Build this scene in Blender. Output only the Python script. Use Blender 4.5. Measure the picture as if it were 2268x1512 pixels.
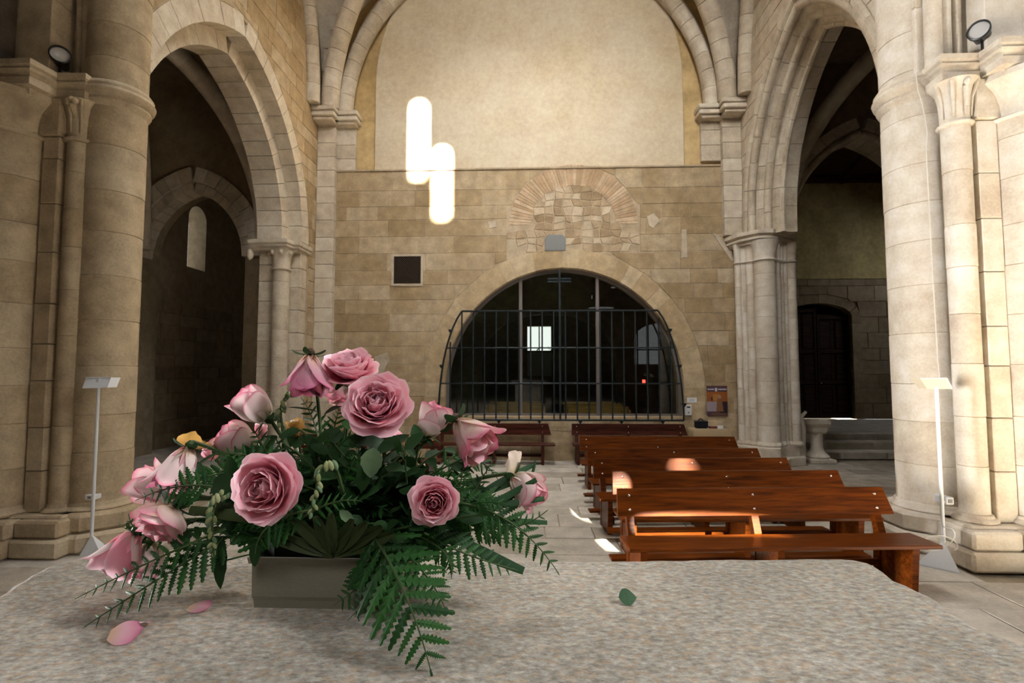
import bpy, math, random
from mathutils import Vector, Matrix, noise
random.seed(7)
for o in list(bpy.data.objects): bpy.data.objects.remove(o)
SC = bpy.context.scene
COL = SC.collection
R = math.radians
# ------------------------------------------------------------------ camera
F, CZ = 1150.0, 2.0
PITCH, YAW = math.atan(68/F), math.atan(44/F)
cam = bpy.data.cameras.new('camera'); camo = bpy.data.objects.new('camera', cam); COL.objects.link(camo)
cam.sensor_width = 36; cam.lens = 36*F/2268
camo.location = (0, 0, CZ); camo.rotation_euler = (math.pi/2+PITCH, 0, YAW)
cam.clip_start = .02
cam.dof.use_dof = True; cam.dof.focus_distance = .80; cam.dof.aperture_fstop = 13
SC.camera = camo
RM = Matrix.Rotation(YAW, 3, 'Z') @ Matrix.Rotation(math.pi/2+PITCH, 3, 'X')
def ray(x, y): return RM @ Vector(((x-1134)/F, -(y-756)/F, -1))
CAMP = Vector((0, 0, CZ))
def aY(x, y, Y): d = ray(x, y); return CAMP + d*(Y/d.y)
def aX(x, y, X): d = ray(x, y); return CAMP + d*(X/d.x)
def aZ(x, y, Z): d = ray(x, y); return CAMP + d*((Z-CZ)/d.z)
# ------------------------------------------------------------------ colour management, world, lights
vs = SC.view_settings
vs.view_transform = 'Standard'; vs.look = 'None'; vs.gamma = 1; vs.use_curve_mapping = False; vs.exposure = 0.0
SC.render.use_motion_blur = False
w = bpy.data.worlds.new('sky'); SC.world = w; w.use_nodes = True
bg = w.node_tree.nodes['Background']; bg.inputs[0].default_value = (.96, .96, .92, 1); bg.inputs[1].default_value = 1.3
SUN_DIR = Vector((-.215, 1, -.50)).normalized()
sl = bpy.data.lights.new('sun', 'SUN'); so = bpy.data.objects.new('sun', sl); COL.objects.link(so)
sl.energy = 300; sl.color = (1, .93, .80); sl.angle = R(1.1)
so.rotation_euler = SUN_DIR.to_track_quat('-Z', 'Y').to_euler()
def area(name, loc, target, sx, sy, energy, color, spread=120):
    l = bpy.data.lights.new(name, 'AREA'); l.shape = 'RECTANGLE'; l.size = sx; l.size_y = sy; l.energy = energy; l.color = color; l.spread = R(spread)
    o = bpy.data.objects.new(name, l); COL.objects.link(o); o.location = loc
    o.rotation_euler = (Vector(target)-Vector(loc)).to_track_quat('-Z', 'Y').to_euler(); return o
# added area lamps, unseen, that fill the piers, altar, walls and right chapel
area('added_fill_right_pier', (-8.9, 2.9, 1.3), (4.4, 6.0, 2.4), 2.0, 2.4, 790, (1, .98, .96), 75)  # added fill for the right pier, set low to spare the altar top
area('added_fill_right_arm', (7.4, .6, 8.2), (4.2, 6.2, 2.8), 2.0, 3.6, 90, (1, .97, .94))  # added fill from the right side
area('added_fill_altar', (7.6, .3, 8.0), (.1, .8, 1.8), 1.2, 2.0, 58, (1, .98, .97), 52)  # added lamp aimed at the altar, brightens its right part
area('added_fill_vault', (-.1, 7.2, 11.8), (-.1, 8.6, 4.0), 3.6, 1.4, 320, (1, .98, .95))  # added fill under the vault for the far bay
area('added_fill_altar_back', (-.4, 6.6, 11.5), (-.1, .8, 1.6), 2.4, 1.2, 27, (1, .97, .93), 60)  # added back light for altar and roses
area('added_fill_end_wall', (.6, -4.6, 13.2), (1.6, 12, 8.6), 3.0, 4.0, 255, (1, .97, .93), 66)  # added fill for the upper end wall, narrow to miss the left pier
area('added_fill_roses', (.3, -3.4, 6.9), (-.2, .8, 1.9), 1.2, 2.0, 15, (1, .97, .94), 60)  # added front fill for the roses
area('added_fill_right_chapel', (13.6, 14.9, 6.2), (9.0, 16.5, 2.5), 1.2, 2.0, 32, (.95, .97, 1))  # added fill that lifts the dark door end of the chapel
# ------------------------------------------------------------------ mesh helpers
WO = {}
def link(o): COL.objects.link(o); return o
def tag(o, label=None, cat=None, group=None, kind=None):
    if label: o['label'] = label
    if cat: o['category'] = cat
    if group: o['group'] = group
    if kind: o['kind'] = kind
    return o
def thing(name, label, cat, loc=(0, 0, 0), rz=0, group=None, kind=None):
    o = link(bpy.data.objects.new(name, None)); o.empty_display_size = .1
    o.location = loc; o.rotation_euler = (0, 0, rz); WO[o.name] = Vector(loc)
    return tag(o, label, cat, group, kind)
def mk(name, v, f, smooth=False):
    m = bpy.data.meshes.new(name); m.from_pydata([tuple(p) for p in v], [], f)
    m.update()
    if smooth:
        m.polygons.foreach_set('use_smooth', [True]*len(m.polygons)); m.set_sharp_from_angle(angle=R(38))
    return m
def ob(name, v, f, mat, parent=None, smooth=False, local=False):
    off = Vector((0, 0, 0))
    if parent is not None and not local: off = WO.get(parent.name, off)
    m = mk(name, [Vector(p)-off for p in v], f, smooth)
    m.materials.append(mat)
    o = link(bpy.data.objects.new(name, m))
    if parent is not None: o.parent = parent
    WO[o.name] = off
    return o
def obm(name, mesh, parent=None, mat4=None):
    o = link(bpy.data.objects.new(name, mesh))
    if parent is not None: o.parent = parent
    if mat4 is not None: o.matrix_basis = mat4
    return o
class MB:
    def __init__(s): s.v = []; s.f = []
    def add(s, vf):
        n = len(s.v); s.v += [Vector(p) for p in vf[0]]; s.f += [tuple(i+n for i in q) for q in vf[1]]; return s
    def ob(s, name, mat, parent=None, smooth=False, local=False): return ob(name, s.v, s.f, mat, parent, smooth, local)
def box(x0, x1, y0, y1, z0, z1, c=0.0):
    if c <= 0:
        v = [(x, y, z) for z in (z0, z1) for y in (y0, y1) for x in (x0, x1)]
        return v, [(0, 1, 3, 2), (4, 6, 7, 5), (0, 4, 5, 1), (2, 3, 7, 6), (0, 2, 6, 4), (1, 5, 7, 3)]
    v = []; f = []
    X = (x0, x1); Y = (y0, y1); Z = (z0, z1); idx = {}
    for i in (0, 1):
        for j in (0, 1):
            for k in (0, 1):
                sx, sy, sz = (1-2*i)*c, (1-2*j)*c, (1-2*k)*c
                idx[i, j, k] = len(v); v += [(X[i], Y[j]+sy, Z[k]+sz), (X[i]+sx, Y[j], Z[k]+sz), (X[i]+sx, Y[j]+sy, Z[k])]
    g = lambda i, j, k, a: idx[i, j, k]+a
    for i in (0, 1): f.append((g(i, 0, 0, 0), g(i, 1, 0, 0), g(i, 1, 1, 0), g(i, 0, 1, 0)))
    for j in (0, 1): f.append((g(0, j, 0, 1), g(1, j, 0, 1), g(1, j, 1, 1), g(0, j, 1, 1)))
    for k in (0, 1): f.append((g(0, 0, k, 2), g(1, 0, k, 2), g(1, 1, k, 2), g(0, 1, k, 2)))
    for a in (0, 1):
        for b in (0, 1):
            f.append((g(a, b, 0, 0), g(a, b, 1, 0), g(a, b, 1, 1), g(a, b, 0, 1)))
            f.append((g(a, 0, b, 0), g(a, 1, b, 0), g(a, 1, b, 2), g(a, 0, b, 2)))
            f.append((g(0, a, b, 1), g(1, a, b, 1), g(1, a, b, 2), g(0, a, b, 2)))
    for q in idx.values(): f.append((q, q+1, q+2))
    return v, f
def prism(poly, z0, z1, c=0.0):          # polygon in xy, extruded in z, optional chamfer on top and bottom edges
    n = len(poly); cx = sum(p[0] for p in poly)/n; cy = sum(p[1] for p in poly)/n
    def inset(p):
        d = Vector((cx-p[0], cy-p[1])); L = max(d.length, 1e-6); return (p[0]+d.x/L*c*1.3, p[1]+d.y/L*c*1.3)
    rings = [([*poly], z0), ([*poly], z1)] if c <= 0 else [([inset(p) for p in poly], z0), (poly, z0+c), (poly, z1-c), ([inset(p) for p in poly], z1)]
    v = [(p[0], p[1], z) for r, z in rings for p in r]; f = []
    for k in range(len(rings)-1):
        for i in range(n): j = (i+1) % n; f.append((k*n+i, k*n+j, (k+1)*n+j, (k+1)*n+i))
    f.append(tuple(range(n))[::-1]); f.append(tuple(range((len(rings)-1)*n, len(rings)*n)))
    return v, f
def lathe(prof, cx=0, cy=0, n=24, a0=0.0, a1=2*math.pi):
    full = abs(a1-a0-2*math.pi) < 1e-6; m = n if full else n+1
    v = [(cx+r*math.cos(a0+(a1-a0)*i/n), cy+r*math.sin(a0+(a1-a0)*i/n), z) for r, z in prof for i in range(m)]
    f = []
    for k in range(len(prof)-1):
        for i in range(n): j = (i+1) % m; f.append((k*m+i, k*m+j, (k+1)*m+j, (k+1)*m+i))
    return v, f
def frames(pts):
    pts = [Vector(p) for p in pts]; T = []
    for i in range(len(pts)):
        a = pts[max(i-1, 0)]; b = pts[min(i+1, len(pts)-1)]; T.append((b-a).normalized())
    up = Vector((0, 0, 1)) if abs(T[0].z) < .9 else Vector((1, 0, 0))
    N = []; n = (up-T[0]*up.dot(T[0])).normalized()
    for t in T: n = (n-t*n.dot(t)).normalized(); N.append(n)
    return pts, T, N
def tube(pts, r, n=8, cap=True):
    pts, T, N = frames(pts); v = []; f = []
    rr = r if hasattr(r, '__len__') else [r]*len(pts)
    for p, t, nn, q in zip(pts, T, N, rr):
        b = t.cross(nn)
        v += [p+(nn*math.cos(2*math.pi*i/n)+b*math.sin(2*math.pi*i/n))*q for i in range(n)]
    for k in range(len(pts)-1):
        for i in range(n): j = (i+1) % n; f.append((k*n+i, k*n+j, (k+1)*n+j, (k+1)*n+i))
    if cap: f.append(tuple(range(n))[::-1]); f.append(tuple(range((len(pts)-1)*n, len(pts)*n)))
    return v, f
def bez(a, b, c, n=10):
    a, b, c = Vector(a), Vector(b), Vector(c)
    return [a*(1-t)**2+b*2*t*(1-t)+c*t*t for t in [i/n for i in range(n+1)]]
def ellipsoid(c, rx, ry, rz, n=10, m=6):
    v = []; f = []
    for k in range(m+1):
        t = math.pi*k/m
        for i in range(n): a = 2*math.pi*i/n; v.append((c[0]+rx*math.sin(t)*math.cos(a), c[1]+ry*math.sin(t)*math.sin(a), c[2]+rz*math.cos(t)))
    for k in range(m):
        for i in range(n): j = (i+1) % n; f.append((k*n+i, k*n+j, (k+1)*n+j, (k+1)*n+i))
    return v, f
def slab_poly(poly, mp, front, back, c=.005):      # polygon in wall (u,v); mp(u,v,b) -> xyz, b grows into the wall
    n = len(poly); cx = sum(p[0] for p in poly)/n; cy = sum(p[1] for p in poly)/n
    ins = []
    for p in poly:
        d = Vector((cx-p[0], cy-p[1])); L = max(d.length, 1e-6); ins.append((p[0]+d.x/L*c*1.4, p[1]+d.y/L*c*1.4))
    v = [mp(p[0], p[1], front) for p in ins]+[mp(p[0], p[1], front+c*.8) for p in poly]+[mp(p[0], p[1], back) for p in poly]
    f = [tuple(range(n))]
    for k in (0, 1):
        for i in range(n): j = (i+1) % n; f.append((k*n+i, k*n+j, (k+1)*n+j, (k+1)*n+i))
    return v, f
def clip(poly, p, nrm):                            # keep the side nrm points to
    out = []
    for i in range(len(poly)):
        a = poly[i]; b = poly[(i+1) % len(poly)]
        da = (a[0]-p[0])*nrm[0]+(a[1]-p[1])*nrm[1]; db = (b[0]-p[0])*nrm[0]+(b[1]-p[1])*nrm[1]
        if da >= 0: out.append(a)
        if (da >= 0) != (db >= 0):
            t = da/(da-db); out.append((a[0]+(b[0]-a[0])*t, a[1]+(b[1]-a[1])*t))
    return out
def inside(p, poly):
    c = False; n = len(poly)
    for i in range(n):
        a = poly[i]; b = poly[i-1]
        if (a[1] > p[1]) != (b[1] > p[1]) and p[0] < (b[0]-a[0])*(p[1]-a[1])/(b[1]-a[1])+a[0]: c = not c
    return c
def parea(p): return abs(sum(p[i-1][0]*p[i][1]-p[i][0]*p[i-1][1] for i in range(len(p))))/2
def carve(poly, hole):                             # cut a stone back to the outside of a (convex) hole
    for _ in range(3):
        c = (sum(p[0] for p in poly)/len(poly), sum(p[1] for p in poly)/len(poly))
        hit = any(inside(p, hole) for p in poly) or inside(c, hole)
        if not hit: return poly
        best = None
        for i in range(len(hole)):
            a = hole[i-1]; b = hole[i]; ex, ey = b[0]-a[0], b[1]-a[1]; L2 = ex*ex+ey*ey
            if L2 < 1e-9: continue
            t = max(0, min(1, ((c[0]-a[0])*ex+(c[1]-a[1])*ey)/L2)); q = (a[0]+ex*t, a[1]+ey*t)
            d = math.hypot(c[0]-q[0], c[1]-q[1])
            if best is None or d < best[0]: best = (d, q, (a, b))
        d, q, (a, b) = best
        nx, ny = b[1]-a[1], -(b[0]-a[0]); L = math.hypot(nx, ny); nx, ny = nx/L, ny/L
        hc = (sum(p[0] for p in hole)/len(hole), sum(p[1] for p in hole)/len(hole))
        if (q[0]-hc[0])*nx+(q[1]-hc[1])*ny < 0: nx, ny = -nx, -ny
        poly = clip(poly, q, (nx, ny))
        if len(poly) < 3 or parea(poly) < .004: return None
    return poly if parea(poly) > .004 else None
def masonry(parent, u0, u1, v0, v1, hr, wr, mp, mat, holes=(), gap=.0065, proud=0.0, depth=.1, name='stone', rough=.004, keep=None):
    v = v0; row = 0; rnd = random.Random(hash((round(u0, 2), round(v0, 2), round(v1, 2))) & 0xffff); cnt = 0
    while v < v1-.02:
        h = rnd.uniform(*hr)
        if v+h > v1-hr[0]*.5: h = v1-v
        u = u0-(rnd.uniform(.1, .8)*wr[0] if row % 2 else 0)
        while u < u1-.02:
            wd = rnd.uniform(*wr)
            if u+wd > u1-wr[0]*.35: wd = u1-u+.001
            a, b = max(u, u0)+gap, min(u+wd, u1)-gap; u += wd
            if b-a < .05: continue
            j = lambda: rnd.uniform(-.006, .006)
            poly = [(a+j(), v+gap+j()), (b+j(), v+gap+j()), (b+j(), v+h-gap+j()), (a+j(), v+h-gap+j())]
            if keep and not keep((a+b)/2, v+h/2): continue
            for hl in holes:
                poly = carve(poly, hl)
                if poly is None: break
            if poly is None: continue
            vf = slab_poly(poly, mp, proud+rnd.uniform(-rough, rough), depth)
            ob(name, vf[0], vf[1], mat, parent); cnt += 1
        v += h; row += 1
    return cnt
def arch_half(c, w, rise, spring, side, n, stilt=0.0):   # points from springing to apex: (u,v,nu,nv)
    e = (rise*rise-w*w)/(2*w); out = []
    if e >= -1e-6:
        Rr = w+e; amax = math.acos(max(-1, min(1, e/Rr)))
        for i in range(n+1):
            a = amax*i/n; out.append((c+side*(-e+Rr*math.cos(a)), spring+stilt+Rr*math.sin(a), side*math.cos(a), math.sin(a)))
    else:
        for i in range(n+1):
            a = math.pi/2*i/n; nx, ny = math.cos(a)/w, math.sin(a)/rise; L = math.hypot(nx, ny)
            out.append((c+side*w*math.cos(a), spring+stilt+rise*math.sin(a), side*nx/L, ny/L))
    if stilt > 0:
        k = 2; out = [(c+side*w, spring+stilt*i/k, side, 0) for i in range(k)]+out
    return out
def arch_outline(c, w, rise, spring, off=0.0, n=14, bottom=None, stilt=0.0):   # closed hole outline
    r = [(u+nu*off, v+nv*off) for u, v, nu, nv in arch_half(c, w, rise, spring, 1, n, stilt)]
    l = [(u+nu*off, v+nv*off) for u, v, nu, nv in arch_half(c, w, rise, spring, -1, n, stilt)]
    b = spring if bottom is None else bottom
    return [(c-w-off, b), (c+w+off, b)]+r+l[::-1]
def sweep_piece(st, prof, mp):
    v = []; f = []; n = len(prof)
    for u, vv, nu, nv in st: v += [mp(u+nu*a, vv+nv*a, b) for a, b in prof]
    for k in range(len(st)-1):
        for i in range(n): j = (i+1) % n; f.append((k*n+i, k*n+j, (k+1)*n+j, (k+1)*n+i))
    f.append(tuple(range(n))[::-1]); f.append(tuple(range((len(st)-1)*n, len(st)*n)))
    return v, f
def lerp4(a, b, t): return tuple(x+(y-x)*t for x, y in zip(a, b))
def voussoirs(parent, name, half, prof, mp, mat, n, gap=.005, smooth=False, irregular=.15, seed=0):
    rnd = random.Random(seed*31+n)
    L = [0]
    for a, b in zip(half, half[1:]): L.append(L[-1]+math.hypot(b[0]-a[0], b[1]-a[1]))
    def at(s):
        s = max(0, min(L[-1], s))
        for i in range(len(L)-1):
            if s <= L[i+1]+1e-9:
                d = L[i+1]-L[i]; q = lerp4(half[i], half[i+1], 0 if d < 1e-9 else (s-L[i])/d)
                m = math.hypot(q[2], q[3]); return (q[0], q[1], q[2]/m, q[3]/m)
        return half[-1]
    cut = [0]+[L[-1]*(i+rnd.uniform(-irregular, irregular))/n for i in range(1, n)]+[L[-1]]
    for a, b in zip(cut, cut[1:]):
        if b-a < .02: continue
        dp = rnd.uniform(-.004, .004)
        st = [at(a+gap+(b-a-2*gap)*k/3) for k in range(4)]
        vf = sweep_piece(st, [(x, y+dp) for x, y in prof], mp)
        ob(name, vf[0], vf[1], mat, parent, smooth)
def roll(ca, cb, r, n=8, a0=0, a1=2*math.pi):      # circular profile
    return [(ca+r*math.cos(a0+(a1-a0)*i/n), cb+r*math.sin(a0+(a1-a0)*i/n)) for i in range(n)]
def xform(vf, M): return [M @ Vector(p) for p in vf[0]], vf[1]
# ------------------------------------------------------------------ materials
def nodes(name):
    m = bpy.data.materials.new(name); m.use_nodes = True
    return m, m.node_tree.nodes, m.node_tree.links, m.node_tree.nodes['Principled BSDF']
def ramp(N, stops):
    r = N.new('ShaderNodeValToRGB'); e = r.color_ramp.elements
    while len(e) < len(stops): e.new(.5)
    for k, (p, c) in enumerate(stops): e[k].position = p; e[k].color = (*c, 1)
    return r
def plain(name, col, rough=.6, metal=0.0, spec=.3, emit=None):
    m, N, Lk, b = nodes(name)
    b.inputs['Base Color'].default_value = (*col, 1); b.inputs['Roughness'].default_value = rough
    b.inputs['Metallic'].default_value = metal; b.inputs['Specular IOR Level'].default_value = spec
    nz = N.new('ShaderNodeTexNoise'); nz.inputs['Scale'].default_value = 40
    mx = N.new('ShaderNodeMixRGB'); mx.blend_type = 'MULTIPLY'; mx.inputs[0].default_value = .25
    mx.inputs[1].default_value = (*col, 1); Lk.new(nz.outputs[0], mx.inputs[2]); Lk.new(mx.outputs[0], b.inputs['Base Color'])
    if emit: b.inputs['Emission Color'].default_value = (*emit[0], 1); b.inputs['Emission Strength'].default_value = emit[1]
    return m
def stone(name, cols, big=1.1, fine=26, bump=.35, rnd=.5, stain=None, ov=.45):
    m, N, Lk, b = nodes(name)
    tc = N.new('ShaderNodeTexCoord'); oi = N.new('ShaderNodeObjectInfo')
    n1 = N.new('ShaderNodeTexNoise'); n1.inputs['Scale'].default_value = big; n1.inputs['Detail'].default_value = 6; n1.inputs['Roughness'].default_value = .65
    n2 = N.new('ShaderNodeTexNoise'); n2.inputs['Scale'].default_value = fine; n2.inputs['Detail'].default_value = 5; n2.inputs['Roughness'].default_value = .7
    n3 = N.new('ShaderNodeTexNoise'); n3.inputs['Scale'].default_value = big*4.5; n3.inputs['Detail'].default_value = 5
    for q in (n1, n2, n3): Lk.new(tc.outputs['Object'], q.inputs['Vector'])
    a = N.new('ShaderNodeMath'); a.operation = 'MULTIPLY_ADD'; a.inputs[1].default_value = rnd; Lk.new(oi.outputs['Random'], a.inputs[0])
    s = N.new('ShaderNodeMath'); s.operation = 'MULTIPLY_ADD'; s.inputs[1].default_value = 1-rnd*.6; Lk.new(n1.outputs[0], s.inputs[0])
    s.inputs[2].default_value = -.02; Lk.new(s.outputs[0], a.inputs[2])
    r = ramp(N, [(.28, cols[0]), (.55, cols[1]), (.9, cols[2])]); Lk.new(a.outputs[0], r.inputs[0])
    mx = N.new('ShaderNodeMixRGB'); mx.blend_type = 'OVERLAY'; mx.inputs[0].default_value = ov
    Lk.new(r.outputs[0], mx.inputs[1]); Lk.new(n3.outputs[0], mx.inputs[2])
    m2 = N.new('ShaderNodeMixRGB'); m2.blend_type = 'OVERLAY'; m2.inputs[0].default_value = .35
    Lk.new(mx.outputs[0], m2.inputs[1]); Lk.new(n2.outputs[0], m2.inputs[2])
    last = m2
    if stain:
        n4 = N.new('ShaderNodeTexNoise'); n4.inputs['Scale'].default_value = stain[1]; n4.inputs['Detail'].default_value = 7; Lk.new(tc.outputs['Object'], n4.inputs['Vector'])
        r4 = ramp(N, [(stain[2], (0, 0, 0)), (stain[2]+.14, (1, 1, 1))]); Lk.new(n4.outputs[0], r4.inputs[0])
        m3 = N.new('ShaderNodeMixRGB'); Lk.new(r4.outputs[0], m3.inputs[0]); Lk.new(last.outputs[0], m3.inputs[1]); m3.inputs[2].default_value = (*stain[0], 1); last = m3
    Lk.new(last.outputs[0], b.inputs['Base Color'])
    b.inputs['Roughness'].default_value = .9; b.inputs['Specular IOR Level'].default_value = .15
    ad = N.new('ShaderNodeMath'); ad.operation = 'MULTIPLY_ADD'; ad.inputs[1].default_value = .6
    Lk.new(n2.outputs[0], ad.inputs[0]); Lk.new(n3.outputs[0], ad.inputs[2])
    bp = N.new('ShaderNodeBump'); bp.inputs['Strength'].default_value = bump; bp.inputs['Distance'].default_value = .025
    Lk.new(ad.outputs[0], bp.inputs['Height']); Lk.new(bp.outputs[0], b.inputs['Normal'])
    return m
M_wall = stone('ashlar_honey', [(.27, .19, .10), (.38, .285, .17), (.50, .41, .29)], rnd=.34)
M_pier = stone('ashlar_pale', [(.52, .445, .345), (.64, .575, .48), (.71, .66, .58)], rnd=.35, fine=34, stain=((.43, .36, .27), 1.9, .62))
M_pier_shaded = stone('ashlar_pale_shaded', [(.38, .295, .19), (.49, .395, .265), (.56, .475, .345)], rnd=.35, fine=34, stain=((.34, .27, .19), 1.9, .62))  # darker copy of the pale pier stone, left pier's shade put into the colour
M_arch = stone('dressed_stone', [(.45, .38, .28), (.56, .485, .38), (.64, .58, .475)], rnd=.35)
M_vous = stone('voussoir_stone', [(.37, .27, .155), (.45, .345, .21), (.53, .43, .29)], rnd=.4)
M_mortar = stone('mortar', [(.36, .28, .18), (.43, .34, .23), (.49, .41, .30)], rnd=.1)
M_chapel = stone('chapel_stone', [(.20, .145, .09), (.27, .21, .135), (.33, .27, .185)], rnd=.4)  # colour lowered to deepen the darkness of the side chapels
M_brick = stone('thin_brick', [(.36, .24, .14), (.45, .32, .20), (.54, .42, .29)], rnd=.5)
M_rubble = stone('rubble_stone', [(.28, .20, .115), (.40, .30, .19), (.52, .43, .31)], rnd=.6, bump=.7)
M_patch = stone('pale_mortar_patch', [(.44, .36, .26), (.50, .42, .32), (.56, .49, .39)], rnd=.2)
M_plas = stone('pale_plaster', [(.54, .44, .29), (.60, .51, .375), (.65, .57, .45)], big=.55, fine=9, bump=.12, rnd=0, ov=.2)
M_plasd = stone('ochre_plaster', [(.44, .31, .14), (.52, .38, .19), (.57, .44, .24)], big=.6, fine=9, bump=.12, rnd=0)
M_plasy = stone('yellow_plaster', [(.36, .28, .12), (.45, .36, .17), (.50, .42, .22)], big=.5, fine=9, bump=.12, rnd=0)
M_floor = stone('worn_floor_stone', [(.30, .26, .21), (.42, .38, .32), (.52, .48, .42)], rnd=.5, big=.9)
M_floorb = stone('floor_joint', [(.26, .22, .16), (.32, .27, .2), (.36, .31, .24)], rnd=0)
M_white = plain('white_enamel', (.82, .83, .85), .35)
M_black = plain('black_enamel', (.012, .012, .014), .35, spec=.5)
M_iron = plain('dark_green_iron', (.018, .026, .030), .5, .3)
M_alu = plain('grey_aluminium', (.19, .17, .16), .5, .2)
M_steel = plain('bolt_steel', (.75, .72, .68), .25, 1.0)
M_dark = plain('dark_void', (.012, .010, .008), .9)
M_plastic = plain('ivory_plastic', (.23, .213, .158), .5)
M_paper = plain('paper_white', (.80, .81, .84), .7)
def wood(name, c0, c1, c2, rough=.33, scale=1.0):
    m, N, Lk, b = nodes(name)
    tc = N.new('ShaderNodeTexCoord'); mp = N.new('ShaderNodeMapping'); mp.inputs['Scale'].default_value = (1.2*scale, 14*scale, 14*scale); Lk.new(tc.outputs['Object'], mp.inputs[0])
    oi = N.new('ShaderNodeObjectInfo'); va = N.new('ShaderNodeVectorMath'); va.operation = 'ADD'; cb = N.new('ShaderNodeCombineXYZ')
    mu = N.new('ShaderNodeMath'); mu.operation = 'MULTIPLY'; mu.inputs[1].default_value = 37; Lk.new(oi.outputs['Random'], mu.inputs[0])
    for i in range(3): Lk.new(mu.outputs[0], cb.inputs[i])
    Lk.new(mp.outputs[0], va.inputs[0]); Lk.new(cb.outputs[0], va.inputs[1])
    n = N.new('ShaderNodeTexNoise'); n.inputs['Scale'].default_value = 2.2; n.inputs['Detail'].default_value = 7; n.inputs['Distortion'].default_value = .6
    Lk.new(va.outputs[0], n.inputs['Vector'])
    r = ramp(N, [(.3, c0), (.52, c1), (.75, c2)]); Lk.new(n.outputs[0], r.inputs[0]); Lk.new(r.outputs[0], b.inputs['Base Color'])
    b.inputs['Roughness'].default_value = rough; b.inputs['Specular IOR Level'].default_value = .10
    bp = N.new('ShaderNodeBump'); bp.inputs['Strength'].default_value = .12; bp.inputs['Distance'].default_value = .01
    Lk.new(n.outputs[0], bp.inputs['Height']); Lk.new(bp.outputs[0], b.inputs['Normal'])
    return m
M_wood = wood('varnished_pine', (.048, .010, .001), (.105, .023, .002), (.165, .042, .004), .34)
M_wooddk = wood('dark_varnished_wood', (.030, .008, .005), (.065, .018, .011), (.09, .028, .016))
M_door = wood('old_door_wood', (.012, .006, .004), (.028, .014, .009), (.05, .026, .016), .6)
M_roof = wood('roof_boards', (.045, .018, .007), (.085, .036, .014), (.12, .055, .022), .7)
M_dim = stone('low_bounce_dark_stone', [(.05, .04, .03), (.075, .06, .045), (.10, .08, .06)], rnd=.2)  # unseen walls coloured dark so that little light bounces back
# ------------------------------------------------------------------ main planes
D = 11.95                       # far (end) wall of the nave
XL, XR = -5.05, 4.80            # side walls holding the two big arches
mpB = lambda u, v, b: Vector((u, D+b, v))
mpL = lambda u, v, b: Vector((XL-b, u, v))
mpR = lambda u, v, b: Vector((XR+b, u, v))
def notch(u0, u1, v0, v1, pts, mp, b0, b1):        # wall sheet with a doorway-like notch rising from its lower edge
    v, f = [], []; pts = [(max(u0, min(u1, q[0])), q[1]) for q in pts]
    def cell(q):
        n = len(v); v.extend([mp(p_[0], p_[1], b0) for p_ in q]+[mp(p_[0], p_[1], b1) for p_ in q])
        f.extend([(n, n+1, n+2, n+3), (n+7, n+6, n+5, n+4)]+[(n+i, n+(i+1) % 4, n+4+(i+1) % 4, n+4+i) for i in range(4)])
    cell([(u0, v0), (pts[0][0], v0), (pts[0][0], v1), (u0, v1)]); cell([(pts[-1][0], v0), (u1, v0), (u1, v1), (pts[-1][0], v1)])
    for p0, p1 in zip(pts, pts[1:]):
        if p1[0]-p0[0] > 1e-5: cell([p0, p1, (p1[0], v1), (p0[0], v1)])
    return v, f
def notch_pts(c, w, rise, spring, off, base, n=16, stilt=0.0):
    l = arch_half(c, w, rise, spring, -1, n, stilt); r = arch_half(c, w, rise, spring, 1, n, stilt)
    L = [(u+nu*off, v+nv*off) for u, v, nu, nv in l]; Q = [(u+nu*off, v+nv*off) for u, v, nu, nv in r]
    return [(c-w-off, base)]+L+Q[::-1][1:]+[(c+w+off, base)]
# ------------------------------------------------------------------ floor
fl = thing('floor', None, None, kind='structure')
vf = box(-12, 14, -6, 24, -.3, -.02); ob('floor_bed', vf[0], vf[1], M_floorb, fl)
rf = random.Random(3); y = 3.6
while y < D-.02:
    h = rf.uniform(.42, .62); h = min(h, D-y); x = -6.2-rf.uniform(0, .6)
    while x < 9.2:
        wd = rf.uniform(.6, 1.15); a, b = x+.006, x+wd-.006; x += wd
        if b < -6.2 or (y > 7 and a < -5.2) or (b > 5.2 and y < 5.5): continue
        z = rf.uniform(-.004, .004)
        vf = slab_poly([(a, y+.006), (b, y+.006), (b, y+h-.006), (a, y+h-.006)], lambda u, v, bb: Vector((u, v, -bb)), -z, .03, .006)
        ob('floor_slab', vf[0], vf[1], M_floor, fl)
    y += h
vf = box(-12, 14, -6, 3.6, -.05, 0); ob('floor_slab', vf[0], vf[1], M_floor, fl)
vf = box(-12, -5.2, 3.6, 18, -.05, -.004); ob('floor_slab', vf[0], vf[1], M_floor, fl)
# ------------------------------------------------------------------ far wall
p = lambda x, y: aY(x, y, D)
OC, OR_ = (p(985, 857).x+p(1515, 857).x)/2, (p(1515, 857).x-p(985, 857).x)/2   # glazed arch
OSP = p(1250, 857).z; ORISE = p(1247, 592).z-OSP; SILL = p(1250, 925).z
LEDGE = p(1200, 374).z
wb = thing('wall_back', None, None, kind='structure')
pts = notch_pts(OC, OR_, ORISE, OSP, .02, SILL)
vf = notch(-5.6, 5.6, SILL, LEDGE, pts, mpB, .010, .75); ob('wall_core', vf[0], vf[1], M_mortar, wb)
vf = box(-5.6, 5.6, D+.010, D+.75, -.05, SILL-.002); ob('wall_core', vf[0], vf[1], M_mortar, wb)
bc = p(1270, 497); BR = p(1365, 497).x-bc.x           # relieving brick arch
bh = arch_outline(bc.x, BR, BR*.93, bc.z, .52, 12, bc.z-.55)
bh2 = [(p(1122, 560).x, p(1122, 560).z), (p(1418, 560).x, p(1418, 560).z), (p(1418, 470).x, p(1418, 470).z), (p(1122, 470).x, p(1122, 470).z)]
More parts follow.
